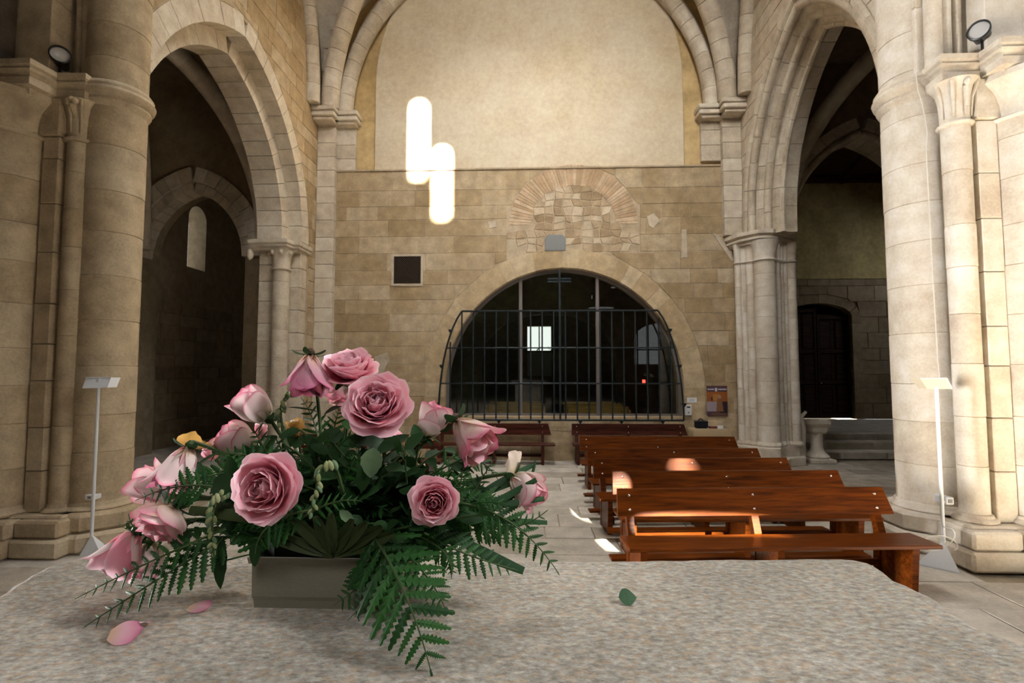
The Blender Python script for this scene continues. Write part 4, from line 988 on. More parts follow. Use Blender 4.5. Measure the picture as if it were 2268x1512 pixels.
# ------------------------------------------------------------------ floor lamps
M_lampw = plain('lamp_white', (.90, .93, .97), .45); M_shade = plain('lamp_head_cream', (.78, .70, .54), .5); M_cable = plain('white_cable', (.80, .77, .70), .6)
def lamp(label, base, head, s):
    t = thing('floor_lamp', label, 'lamp', (base[0].x, base[0].y, 0))
    A, B, Ct, ap_ = base
    V = [A, B, Ct, ap_, Vector((A.x, A.y, .015)), Vector((B.x, B.y, .015)), Vector((Ct.x, Ct.y, .015))]
    ob('base', V, [(0, 1, 2), (0, 1, 5, 4), (1, 2, 6, 5), (2, 0, 4, 6), (4, 5, 3), (5, 6, 3), (6, 4, 3)], M_lampw, t)
    hz = head[0].z
    vf = tube([ap_-Vector((0, 0, .02)), (ap_.x, ap_.y, hz-.01)], .017, 12); ob('pole', vf[0], vf[1], M_lampw, t, True)
    tl, tr, br, bl = head; dp = Vector((0, .13, 0))
    V = [tl, tr, br, bl, tl+dp, tr+dp, br+dp, bl+dp]
    lh_ = ob('lamp_head', V, [(0, 1, 2, 3), (7, 6, 5, 4), (0, 4, 5, 1), (1, 5, 6, 2), (2, 6, 7, 3), (3, 7, 4, 0)], M_shade if s > 0 else M_lampw, t)
    e = .004
    for q0, q1 in ((tl, tr), (tr, br)):
        vf = tube([q0+Vector((0, -e, 0)), q1+Vector((0, -e, 0))], .006, 6); ob('rim', vf[0], vf[1], M_lampw, lh_)
    return t
A, B = aZ(2028, 1248, 0), aZ(2125, 1270, 0); B.y = 5.40; A = Vector((A.x, A.y, 0)); apx = Vector((4.02, 5.52, 0)); 
A = aZ(2028, 1250, 0)*1.0; A = CAMP+(A-CAMP)*.90; A.z = 0; 
def onfloor(px, py, Y):
    q = aY(px, py, Y); return q
A = aZ(2029, 1250, 0); B = aZ(2126, 1271, 0)
k = 4.95/((A.y+B.y)/2)
top_ = aY(2090, 1196, (A.y+B.y)/2+.02)
Ct = Vector((A.x+.26, A.y+.02, 0)); B = Vector((B.x, B.y, 0))
hy = (A.y+B.y)/2
def hp(x, y, dy=0): return aY(x, y, hy+dy)
lamp('white floor lamp with triangular foot before the bright right pier', (A, B, Ct, top_), [hp(2038, 838, -.06), hp(2096, 837, -.06), hp(2108, 861, .02), hp(2054, 861, .02)], 1)
PO = top_
A = aZ(176, 1232, 0); B = aZ(240, 1226, 0); hy = (A.y+B.y)/2; B.y = A.y
top_ = aY(203, 1183, hy); Ct = Vector(((A.x+B.x)/2, A.y+.25, 0))
lamp('grey-white floor lamp with tilted square head before the shaded left pier', (A, B, Ct, top_), [hp(190, 836, .02), hp(247, 836, .02), hp(238, 858, -.06), hp(182, 860, -.06)], -1)
# sockets and cables on the piers
def thin_cable(name, pts, label, r=.005):
    vf = tube(pts, r, 6); tag(ob(name, vf[0], vf[1], M_cable, None, True), label, 'cable')
_, tx, Yt, tr_, ax, Ya, ra = PR
c = aY(2098, 1108, 5.86); t = thing('wall_socket', 'pale socket box low on the right pier behind the lamp pole', 'socket', (c.x, 5.9, c.z)); vf = box(c.x-.035, c.x+.05, 5.83, 6.0, c.z-.04, c.z+.04, .008); ob('box', vf[0], vf[1], M_white, t)
vf = box(c.x-.015, c.x+.03, 5.825, 5.832, c.z-.02, c.z+.02); ob('plate', vf[0], vf[1], M_vent, t)
pc_ = [aY(*q) for q in ((2028, 160, 6.02), (2033, 200, 6.0), (2042, 228, 5.98), (2050, 268, 5.96), (2054, 300, 5.96), (2051, 330, 5.98), (2056, 420, 5.98), (2062, 540, 5.98), (2070, 680, 5.98), (2077, 800, 5.98), (2081, 838, 5.98))]
thin_cable('power_cable', pc_, 'thin white cable running down the bright right pier', .0055)
pc_ = [aY(*q) for q in ((2092, 1110, 5.82), (2084, 1130, 5.72), (2090, 1165, 5.56), (2110, 1172, 5.5), (2114, 1190, 5.42), (2092, 1212, 5.42), (2062, 1218, 5.42), (2047, 1206, 5.42), (2055, 1190, 5.42), (2085, 1186, 5.42), (2112, 1196, 5.42), (2122, 1212, 5.42), (2112, 1219, 5.42))]
sm = []
for i in range(len(pc_)-1):
    p0, p1, p2, p3 = pc_[max(i-1, 0)], pc_[i], pc_[i+1], pc_[min(i+2, len(pc_)-1)]
    for q in range(5):
        tt = q/5; sm.append(.5*((2*p1)+(p2-p0)*tt+(2*p0-5*p1+4*p2-p3)*tt*tt+(3*p1-p0-3*p2+p3)*tt**3))
thin_cable('lamp_cable', sm, 'looped white lead hanging behind the foot of the right lamp', .005)
_, tx, Yt, tr_, ax, Ya, ra = PL
thin_cable('power_cable', [aY(*q) for q in ((232, 340, 6.0), (222, 500, 6.0), (214, 640, 6.0), (208, 836, 6.0))], 'thin pale cable running down the shaded left pier', .005)
c = aY(203, 1100, 5.85); t = thing('wall_socket', 'pale socket box low on the left pier behind the lamp pole', 'socket', (c.x, 5.9, c.z)); vf = box(c.x-.06, c.x+.06, 5.82, 5.95, c.z-.03, c.z+.03, .008); ob('box', vf[0], vf[1], M_white, t)
vf = box(c.x-.02, c.x+.02, 5.815, 5.822, c.z-.015, c.z+.015); ob('plate', vf[0], vf[1], M_vent, t)
# ------------------------------------------------------------------ altar
def altar_mat():
    m, N, Lk, b = nodes('flecked_altar_stone')
    tc = N.new('ShaderNodeTexCoord'); mp = N.new('ShaderNodeMapping'); mp.inputs['Rotation'].default_value = (0, 0, R(-14)); mp.inputs['Scale'].default_value = (.62, 1, 1); Lk.new(tc.outputs['Object'], mp.inputs[0])
    n1 = N.new('ShaderNodeTexNoise'); n1.inputs['Scale'].default_value = 135; n1.inputs['Detail'].default_value = 4; n1.inputs['Roughness'].default_value = .62
    n2 = N.new('ShaderNodeTexNoise'); n2.inputs['Scale'].default_value = 110; n2.inputs['Detail'].default_value = 3
    n3 = N.new('ShaderNodeTexNoise'); n3.inputs['Scale'].default_value = 4; n3.inputs['Detail'].default_value = 5
    n5 = N.new('ShaderNodeTexNoise'); n5.inputs['Scale'].default_value = 480; n5.inputs['Detail'].default_value = 3
    for q in (n1, n2, n3, n5): Lk.new(mp.outputs[0], q.inputs['Vector'])
    r1 = ramp(N, [(.28, (.15, .14, .12)), (.42, (.245, .228, .195)), (.52, (.32, .303, .265)), (.62, (.40, .383, .345)), (.74, (.54, .522, .48))]); Lk.new(n1.outputs[0], r1.inputs[0])
    r2 = ramp(N, [(.50, (0, 0, 0)), (.66, (1, 1, 1))]); Lk.new(n2.outputs[0], r2.inputs[0])
    mx = N.new('ShaderNodeMixRGB'); mx.inputs[2].default_value = (.42, .28, .16, 1); ml = N.new('ShaderNodeMath'); ml.operation = 'MULTIPLY'; ml.inputs[1].default_value = .5
    Lk.new(r2.outputs[0], ml.inputs[0]); Lk.new(ml.outputs[0], mx.inputs[0]); Lk.new(r1.outputs[0], mx.inputs[1])
    m3 = N.new('ShaderNodeMixRGB'); m3.blend_type = 'OVERLAY'; m3.inputs[0].default_value = .55; Lk.new(mx.outputs[0], m3.inputs[1]); Lk.new(n3.outputs[0], m3.inputs[2])
    m4 = N.new('ShaderNodeMixRGB'); m4.blend_type = 'OVERLAY'; m4.inputs[0].default_value = .3; Lk.new(m3.outputs[0], m4.inputs[1]); Lk.new(n5.outputs[0], m4.inputs[2])
    Lk.new(m4.outputs[0], b.inputs['Base Color']); b.inputs['Roughness'].default_value = .62; b.inputs['Specular IOR Level'].default_value = .3
    bp = N.new('ShaderNodeBump'); bp.inputs['Strength'].default_value = .55; bp.inputs['Distance'].default_value = .004; ad = N.new('ShaderNodeMath'); ad.operation = 'ADD'
    Lk.new(n1.outputs[0], ad.inputs[0]); Lk.new(n5.outputs[0], ad.inputs[1]); Lk.new(ad.outputs[0], bp.inputs['Height']); Lk.new(bp.outputs[0], b.inputs['Normal'])
    return m
M_altar = altar_mat()
ZT = 1.64
out = [aZ(x, y, ZT) for x, y in ((0, 1312), (28, 1292), (60, 1270), (100, 1250), (150, 1236), (230, 1227), (330, 1222), (520, 1228), (760, 1234), (1000, 1237), (1300, 1238), (1560, 1234), (1800, 1233), (1895, 1235), (1925, 1241), (1950, 1254), (1985, 1280), (2040, 1303), (2080, 1322), (2130, 1362), (2175, 1385), (2225, 1402), (2268, 1418))]
out = [(q.x, q.y) for q in out]+[(.70, .60), (.71, .35), (.68, .12), (-.2, .10), (-.95, .12), (-.97, .5)]
fine_ = []
rn_ = random.Random(21)
for i in range(len(out)):
    a = Vector(out[i]); b = Vector(out[(i+1) % len(out)]); k = max(2, int((b-a).length/.018))
    for q in range(k):
        c = a.lerp(b, q/k); nn = Vector((b.y-a.y, a.x-b.x)).normalized(); c = c+nn*(noise.noise(Vector((c.x*26, c.y*26, 1)))*.006+noise.noise(Vector((c.x*90, c.y*90, 4)))*.003); fine_.append((c.x, c.y))
n = len(fine_); cX = sum(q[0] for q in fine_)/n; cY = sum(q[1] for q in fine_)/n
V = []; Fc = []
for ins, z in ((.10, ZT), (.022, ZT-.0005), (.010, ZT-.003), (.003, ZT-.010), (0, ZT-.022), (.0, ZT-.10), (.012, ZT-.19), (.03, ZT-.20)):
    for i, (x, y) in enumerate(fine_):
        d = Vector((cX-x, cY-y)); L = d.length; k = ins/L*1.0
        nz = noise.noise(Vector((x*40, y*40, z*30)))*.003 if z < ZT-.004 else 0
        V.append((x+d.x*k+d.x/L*nz, y+d.y*k+d.y/L*nz, z))
for k in range(7):
    for i in range(n): j = (i+1) % n; Fc.append((k*n+i, k*n+j, (k+1)*n+j, (k+1)*n+i))
Fc.append(tuple(range(n)))
al = thing('altar', 'rough stone altar slab with chipped edge filling the foreground', 'altar', (-.13, .55, .62))
ob('altar_slab', V, Fc, M_altar, al, False)
vf = box(-.75, .48, .25, .85, .62, ZT-.2, .02); ob('altar_support', vf[0], vf[1], M_pier, al)
# ------------------------------------------------------------------ flower arrangement
def petal_mat(name, base, mid, tip, margin=None, spots=None):
    m, N, Lk, b = nodes(name)
    at = N.new('ShaderNodeAttribute'); at.attribute_name = 'along'; ed = N.new('ShaderNodeAttribute'); ed.attribute_name = 'edge'
    tc = N.new('ShaderNodeTexCoord'); nz = N.new('ShaderNodeTexNoise'); nz.inputs['Scale'].default_value = 1.6; nz.inputs['Detail'].default_value = 4; Lk.new(tc.outputs['Object'], nz.inputs['Vector'])
    oi = N.new('ShaderNodeObjectInfo')
    a1 = N.new('ShaderNodeMath'); a1.operation = 'MULTIPLY_ADD'; a1.inputs[1].default_value = .35; Lk.new(nz.outputs[0], a1.inputs[0]); Lk.new(at.outputs['Fac'], a1.inputs[2])
    a2 = N.new('ShaderNodeMath'); a2.operation = 'MULTIPLY_ADD'; a2.inputs[1].default_value = .25; Lk.new(oi.outputs['Random'], a2.inputs[0]); Lk.new(a1.outputs[0], a2.inputs[2])
    a3 = N.new('ShaderNodeMath'); a3.operation = 'SUBTRACT'; a3.inputs[1].default_value = .28; Lk.new(a2.outputs[0], a3.inputs[0])
    r = ramp(N, [(.05, base), (.5, mid), (.95, tip)]); Lk.new(a3.outputs[0], r.inputs[0]); last = r
    if margin:
        rm = ramp(N, [(.90, (0, 0, 0)), (1.0, (1, 1, 1))]); Lk.new(ed.outputs['Fac'], rm.inputs[0])
        mx = N.new('ShaderNodeMixRGB'); Lk.new(rm.outputs[0], mx.inputs[0]); Lk.new(last.outputs[0], mx.inputs[1]); mx.inputs[2].default_value = (*margin, 1); last = mx
    if spots:
        n2 = N.new('ShaderNodeTexNoise'); n2.inputs['Scale'].default_value = 2.6; n2.inputs['Detail'].default_value = 5; Lk.new(tc.outputs['Object'], n2.inputs['Vector'])
        r2 = ramp(N, [(.50, (0, 0, 0)), (.62, (1, 1, 1))]); Lk.new(n2.outputs[0], r2.inputs[0])
        mx = N.new('ShaderNodeMixRGB'); Lk.new(r2.outputs[0], mx.inputs[0]); Lk.new(last.outputs[0], mx.inputs[1]); mx.inputs[2].default_value = (*spots, 1); last = mx
    Lk.new(last.outputs[0], b.inputs['Base Color']); b.inputs['Roughness'].default_value = .55; b.inputs['Specular IOR Level'].default_value = .25
    b.inputs['Sheen Weight'].default_value = .15
    tr = N.new('ShaderNodeBsdfTranslucent'); Lk.new(last.outputs[0], tr.inputs[0]); mx = N.new('ShaderNodeMixShader'); mx.inputs[0].default_value = .33
    Lk.new(b.outputs[0], mx.inputs[1]); Lk.new(tr.outputs[0], mx.inputs[2]); Lk.new(mx.outputs[0], N['Material Output'].inputs[0])
    bp = N.new('ShaderNodeBump'); bp.inputs['Strength'].default_value = .15; wv = N.new('ShaderNodeTexNoise'); wv.inputs['Scale'].default_value = 9; Lk.new(tc.outputs['Object'], wv.inputs['Vector']); Lk.new(wv.outputs[0], bp.inputs['Height']); Lk.new(bp.outputs[0], b.inputs['Normal'])
    return m
P_pink = petal_mat('petal_pink', (.90, .52, .52), (.90, .35, .45), (.92, .52, .60), (.95, .70, .76))
P_rose = petal_mat('petal_deep_pink', (.82, .32, .34), (.85, .26, .35), (.88, .42, .50), (.93, .62, .66))
P_white = petal_mat('petal_white_pink_margin', (.78, .72, .52), (.86, .74, .70), (.86, .64, .65), (.74, .20, .32))
P_wilt = petal_mat('petal_wilted', (.42, .24, .06), (.78, .62, .56), (.72, .30, .38), (.62, .12, .25), (.70, .52, .40))
P_mauve = petal_mat('petal_mauve', (.72, .50, .30), (.70, .40, .46), (.66, .26, .38), (.60, .14, .30))
P_ochre = petal_mat('petal_dry_ochre', (.34, .16, .02), (.46, .24, .04), (.56, .34, .09))
P_cream = petal_mat('petal_cream', (.72, .62, .36), (.82, .72, .58), (.84, .70, .60))
def leaf_mat(name, c0, c1, rough=.55):
    m, N, Lk, b = nodes(name); tc = N.new('ShaderNodeTexCoord'); nz = N.new('ShaderNodeTexNoise'); nz.inputs['Scale'].default_value = 5; Lk.new(tc.outputs['Object'], nz.inputs['Vector'])
    oi = N.new('ShaderNodeObjectInfo'); a = N.new('ShaderNodeMath'); a.operation = 'MULTIPLY_ADD'; a.inputs[1].default_value = .5; Lk.new(oi.outputs['Random'], a.inputs[0]); h = N.new('ShaderNodeMath'); h.operation = 'MULTIPLY'; h.inputs[1].default_value = .6
    Lk.new(nz.outputs[0], h.inputs[0]); Lk.new(h.outputs[0], a.inputs[2]); r = ramp(N, [(.2, c0), (.8, c1)]); Lk.new(a.outputs[0], r.inputs[0]); Lk.new(r.outputs[0], b.inputs['Base Color'])
    b.inputs['Roughness'].default_value = rough; b.inputs['Specular IOR Level'].default_value = .28
    tr = N.new('ShaderNodeBsdfTranslucent'); Lk.new(r.outputs[0], tr.inputs[0]); mx = N.new('ShaderNodeMixShader'); mx.inputs[0].default_value = .18
    Lk.new(b.outputs[0], mx.inputs[1]); Lk.new(tr.outputs[0], mx.inputs[2]); Lk.new(mx.outputs[0], N['Material Output'].inputs[0])
    return m
L_fern = leaf_mat('fern_green', (.007, .040, .008), (.024, .105, .017))
L_dark = leaf_mat('rose_leaf_green', (.008, .032, .009), (.022, .070, .018), .6)
L_pale = leaf_mat('pale_leaf_green', (.10, .17, .09), (.16, .25, .13), .5)
L_strap = leaf_mat('strap_leaf_green', (.022, .075, .03), (.05, .13, .055), .55)
L_palm = leaf_mat('palm_leaf_olive', (.026, .042, .013), (.046, .066, .022), .6)
L_stem = leaf_mat('stem_green', (.035, .07, .02), (.07, .12, .04), .5)
L_bud = leaf_mat('snapdragon_bud', (.20, .27, .09), (.40, .43, .22), .6)
L_brown = plain('dry_calyx', (.07, .03, .02), .8)
def petal_mesh(name, mat, L, W, th0, th1, curl=0.0, ruffle=.02, seed=0, nu=8, nv=8):
    rnd = random.Random(seed); ph = rnd.uniform(0, 6.28); V = []; al_ = []; eg = []; th0, th1, curl = R(th0), R(th1), R(curl)
    steps = 24; Rr = [0]; Zz = [0]
    for i in range(steps):
        q = (i+.5)/steps; ang = th0+(th1-th0)*q+curl*max(0, q-.6)**2/.16
        Rr.append(Rr[-1]+math.sin(ang)*L/steps); Zz.append(Zz[-1]+math.cos(ang)*L/steps)
    def samp(t):
        t = max(0, min(.9999, t))*steps; k = int(t); q = t-k; return Rr[k]+(Rr[k+1]-Rr[k])*q, Zz[k]+(Zz[k+1]-Zz[k])*q
    for j in range(nv+1):
        vv = j/nv
        for i in range(nu+1):
            u = -1+2*i/nu
            t = vv*(1-.20*u*u-.05*u**6)
            rr_, zz_ = samp(t); hw = W*(.22+.78*math.sin(math.pi*min(.5, vv*.62+.06))**1.0)*(1-.10*vv**4)
            y = u*hw; rw = max(rr_+.12, .34*L)
            x = rr_-rw*(1-math.cos(min(1.5, abs(y)/rw)))*.85; yy = math.copysign(rw*math.sin(min(1.5, abs(y)/rw)), y)
            rf_ = ruffle*vv**2*math.sin(u*5+ph+vv*2)+ruffle*.6*vv**3*math.sin(u*11+ph*2)
            V.append((x+rf_, yy, zz_+rf_*.6)); al_.append(vv); eg.append(max(vv, abs(u)*(.4+.6*vv)))
    Fc = [(j*(nu+1)+i, j*(nu+1)+i+1, (j+1)*(nu+1)+i+1, (j+1)*(nu+1)+i) for j in range(nv) for i in range(nu)]
    m = mk(name, V, Fc); m.polygons.foreach_set('use_smooth', [True]*len(m.polygons))
    for nm, dat in (('along', al_), ('edge', eg)):
        a = m.attributes.new(nm, 'FLOAT', 'POINT'); a.data.foreach_set('value', dat)
    m.materials.append(mat); return m
PC = {}
def pm(key, *a, **k):
    if key not in PC: PC[key] = petal_mesh('petal', *a, **k)
    return PC[key]
OPEN = [(3, .66, .20, 22, -24, 0), (4, .74, .26, 32, -30, 0), (5, .82, .31, 42, -30, 10), (6, .88, .35, 50, -24, 15), (7, .95, .44, 58, -16, 12), (7, 1.01, .54, 66, -4, 22), (8, 1.06, .62, 74, 10, 28), (8, 1.08, .68, 80, 24, 30), (7, 1.06, .70, 88, 40, 40)]
CUP = [(3, .80, .20, 22, -22, 0), (4, .88, .28, 32, -28, 0), (5, .95, .35, 42, -28, 0), (6, 1.02, .42, 50, -22, 15), (6, 1.08, .48, 58, -12, 25), (6, 1.13, .54, 66, 0, 40), (5, 1.18, .60, 74, 16, 50)]
BUD = [(3, 1.35, .42, 30, -26, 0), (4, 1.5, .56, 40, -26, 0), (4, 1.6, .66, 48, -24, 0), (4, 1.66, .72, 54, -18, 30), (2, 1.5, .62, 62, 2, 60)]
BELL = [(3, 1.5, .40, 28, -10, 0), (5, 1.65, .52, 34, -4, 0), (6, 1.75, .58, 40, 2, 20), (5, 1.8, .56, 46, 8, 40)]
sep = petal_mesh('sepal', L_dark, .75, .14, 75, 120, 20, .01, 3, 4, 6)
leafm = None
def leaf_shape(name, mat, teeth=True):
    V = [(0, 0, 0)]; Fc = []; n = 9
    for i in range(1, n+1):
        x = i/n; hw = .30*math.sin(math.pi*x**.8)**.9+(0.0 if i < n else 0); z = -.10*x*x
        V += [(x, hw, z+.06*hw/.3), (x, 0, z), (x, -hw, z+.06*hw/.3)]
        if teeth and i < n: V[-3] = (x+.03, hw*(1.06 if i % 2 else .96), V[-3][2]); V[-1] = (x+.03, -hw*(1.06 if i % 2 else .96), V[-1][2])
    Fc += [(0, 2, 1), (0, 3, 2)]
    for i in range(n-1):
        a = 1+3*i; Fc += [(a, a+1, a+4, a+3), (a+1, a+2, a+5, a+4)]
    m = mk(name, V, Fc); m.polygons.foreach_set('use_smooth', [True]*len(m.polygons)); m.materials.append(mat); return m
LEAF = {'dark': leaf_shape('leaf', L_dark), 'pale': leaf_shape('leaf', L_pale), 'strap': leaf_shape('leaf', L_strap, False)}
def frame_from(d, up=Vector((0, 0, 1))):
    d = Vector(d).normalized()
    if abs(d.dot(up)) > .97: up = Vector((0, 1, 0))
    y = up.cross(d).normalized(); z = d.cross(y).normalized()
    return Matrix((d, y, z)).transposed().to_4x4()
SOIL = Vector((-.285, .86, 1.705))
def rose(px, py, Y, dpx, axis, kind, mats, label, calyx=L_stem, stem=True, base=None, seed=0, leaves=2, droopmat=None, flat=1.0):
    r = dpx/F*Y/2; ax_ = Vector(axis).normalized(); spec = dict(open=OPEN, cup=CUP, bud=BUD, bell=BELL)[kind]
    ctr = aY(px, py, Y); off = dict(open=.42, cup=.55, bud=.75, bell=.85)[kind]; org = ctr-ax_*(r*off)
    t = thing('rose', label, 'rose', org); rnd = random.Random(seed*17+3)
    M0 = ax_.to_track_quat('Z', 'Y').to_matrix().to_4x4() @ Matrix.Scale(r, 4)
    if flat != 1: M0 = M0 @ Matrix.Diagonal((1, 1, flat, 1))
    rot = rnd.uniform(0, 6.28)
    for k, (n, L, W, a0, a1, cu) in enumerate(spec):
        mt = mats[min(len(mats)-1, int(k*len(mats)/len(spec)))]; var = (seed+k) % 2
        rot += .7
        for i in range(n):
            me = pm((kind, k, mt.name, (i+var) % 2), mt, L, W, a0, a1, cu, .035 if kind == 'open' else .03, seed=k*7+(i+var) % 2)
            M = M0 @ Matrix.Rotation(rot+2*math.pi*i/n+rnd.uniform(-.16, .16), 4, 'Z') @ Matrix.Rotation(R(rnd.uniform(-7, 7)), 4, 'Y') @ Matrix.Rotation(R(rnd.uniform(-6, 6)), 4, 'X') @ Matrix.Scale(rnd.uniform(.93, 1.06), 4)
            obm('petal', me, t, M)
    if droopmat:
        me = pm(('dr', droopmat.name), droopmat, 1.25, .55, 95, 150, 30, .08, seed=9)
        for i in range(2): obm('withered_petal', me, t, M0 @ Matrix.Rotation(rot+1.1*i+.4, 4, 'Z'))
    vf = xform(lathe([(.0, -.30), (.10, -.28), (.19, -.14), (.17, 0), (.10, .06)], 0, 0, 10), M0); ob('receptacle', vf[0], vf[1], calyx, t, True, True)
    for i in range(5): obm('sepal', sep, t, M0 @ Matrix.Translation((0, 0, -.05)) @ Matrix.Rotation(2*math.pi*i/5+.3, 4, 'Z'))
    if stem:
        b = Vector(base) if base is not None else SOIL+Vector((rnd.uniform(-.06, .06), rnd.uniform(-.02, .02), 0)); s0 = org-ax_*r*.25
        midp = s0.lerp(b, .5)-ax_*r*.9+Vector((0, .01, .02)); pts = bez(s0, midp, b, 10)
        vf = tube(pts, [.0032]*11, 6); st_ = ob('stem', vf[0], vf[1], calyx if calyx is not L_brown else L_stem, t, True)
        for i in range(leaves):
            q = pts[2+2*i % 8]; d = Vector((rnd.uniform(-1, 1), rnd.uniform(-1, .3), rnd.uniform(-.5, .3))); s_ = rnd.uniform(.034, .052)
            obm('leaf', LEAF['dark'], st_, Matrix.Translation(q-org) @ frame_from(d) @ Matrix.Scale(s_, 4))
    return t, org, M0
# planter
q0 = aZ(563, 1345, ZT); pw0 = .225; ZP = ZT
px0, py0 = q0.x, q0.y
t = thing('planter', 'rectangular ivory plastic planter holding the flowers on the altar', 'planter', (px0+pw0/2, py0+.06, ZT))
hgt = aY(563, 1232, py0-.004).z-ZT
V = []; Fc = []
lv = [(0.0, 0), (.001, .012), (.003, .018), (.0035, hgt*.86), (.007, hgt*.875), (.0085, hgt-.002), (.0085, hgt), (.004, hgt), (.003, hgt*.5)]
for e, z in lv:
    for (x, y) in ((px0-e, py0-e), (px0+pw0+e, py0-e), (px0+pw0+e, py0+.125+e), (px0-e, py0+.125+e)): V.append((x, y, ZT+z))
for k in range(len(lv)-1):
    for i in range(4): Fc.append((k*4+i, k*4+(i+1) % 4, k*4+4+(i+1) % 4, k*4+4+i))
Fc.append((0, 1, 2, 3)); tr__ = ob('trough', V, Fc, M_plastic, t)
vf = box(px0+.006, px0+pw0-.006, py0+.006, py0+.119, ZT+.03, ZT+hgt+.045, .02); M_foam = plain('dark_floral_foam', (.010, .022, .012), .9); ob('floral_foam', vf[0], vf[1], M_foam, t)
vf = box(px0-.022, px0-.005, py0+.03, py0+.08, ZT+hgt-.012, ZT+hgt-.004, .002); ob('lip', vf[0], vf[1], M_plastic, tr__)
SOIL = Vector((px0+pw0/2, py0+.065, ZT+hgt-.02))
PK, DP, WH, WI, MV = [P_pink], [P_rose, P_pink], [P_white], [P_wilt], [P_mauve]
rose(775, 812, .90, 132, (.10, -.42, .9), 'open', [P_pink, P_pink], 'open pink rose at the very top of the arrangement', seed=1, flat=1.05)
rose(835, 893, .83, 158, (.18, -.86, .48), 'open', [P_pink], 'large open pink rose just below the topmost one', seed=2, flat=1.05)
rose(590, 1080, .74, 166, (-.06, -1, .12), 'open', DP, 'big full pink rose facing forward left of centre', seed=3, flat=1.1)
rose(962, 1110, .76, 118, (.10, -1, .10), 'open', DP, 'round full pink rose facing forward right of centre', seed=4, flat=1.1)
rose(682, 832, .87, 112, (.02, -.22, -1), 'bell', MV, 'wilted mauve rose hanging upside down left of the topmost rose', calyx=L_brown, seed=5)
rose(760, 882, .93, 104, (-.25, -.3, -.75), 'cup', WI, 'fading pale rose drooping behind the large open rose', calyx=L_brown, seed=6)
rose(558, 898, .87, 112, (-.62, -.30, .62), 'bud', WH, 'white rose with pink edges at the upper left', seed=7)
rose(525, 972, .89, 106, (-.55, -.35, .5), 'bud', WH, 'cream rose half hidden by fern below the upper left one', seed=8)
rose(958, 930, .87, 104, (.32, -.10, .85), 'bud', WH, 'tall whitish pink rose right of the large open rose', seed=9, leaves=1, droopmat=P_ochre)
rose(1045, 968, .85, 126, (.62, -.42, -.55), 'bell', [P_pink, P_pink, P_wilt, P_wilt], 'withered rose with brown streaks nodding to the right', calyx=L_brown, seed=10)
rose(886, 988, .92, 72, (.3, -.2, .9), 'bud', PK, 'small pink rose peeping out between leaves right of centre', seed=11)
rose(1166, 1083, .86, 104, (.55, -.25, -.45), 'bud', [P_pink, P_white, P_white], 'single pinkish white rose at the far right among strap leaves', seed=12, leaves=0, droopmat=P_cream)
rose(396, 1042, .83, 122, (-.18, -.35, -.9), 'bell', [P_rose, P_mauve, P_white], 'drooping rose with a dry ochre petal on top at the left', seed=13, droopmat=P_ochre)
rose(345, 1078, .88, 126, (-.72, -.30, .25), 'bud', [P_pink, P_white], 'pale pink rose partly behind the drooping ochre one', seed=14)
rose(356, 1160, .79, 152, (-.28, -.66, -.68), 'cup', [P_rose, P_rose, P_white, P_wilt], 'wide open rose nodding downwards at the lower left', seed=15)
rose(265, 1228, .81, 130, (-.35, -.40, -.80), 'bud', [P_pink, P_pink, P_white], 'lowest pink rose bud at the far left edge', seed=16, leaves=1)
rose(328, 1242, .84, 98, (.10, -.25, -1), 'bud', WH, 'small pale rose bud hanging beside the lowest left bud', seed=17, leaves=1)
rose(468, 1002, .95, 46, (-.4, -.2, .7), 'bud', PK, 'tiny pink rose tip above the ferns at the left', seed=18, leaves=1)
rose(578, 956, .96, 46, (.2, -.1, .9), 'bud', PK, 'small pale pink rose behind the upper left white one', seed=19, leaves=1)
rose(705, 1004, .95, 54, (.1, -.3, .9), 'bud', PK, 'pink rose almost hidden in the middle foliage', seed=20, leaves=2)
rose(655, 948, .95, 52, (-.1, -.2, .9), 'bud', [P_cream, P_ochre], 'yellowed dry rose between the left and top roses', seed=21, leaves=1)
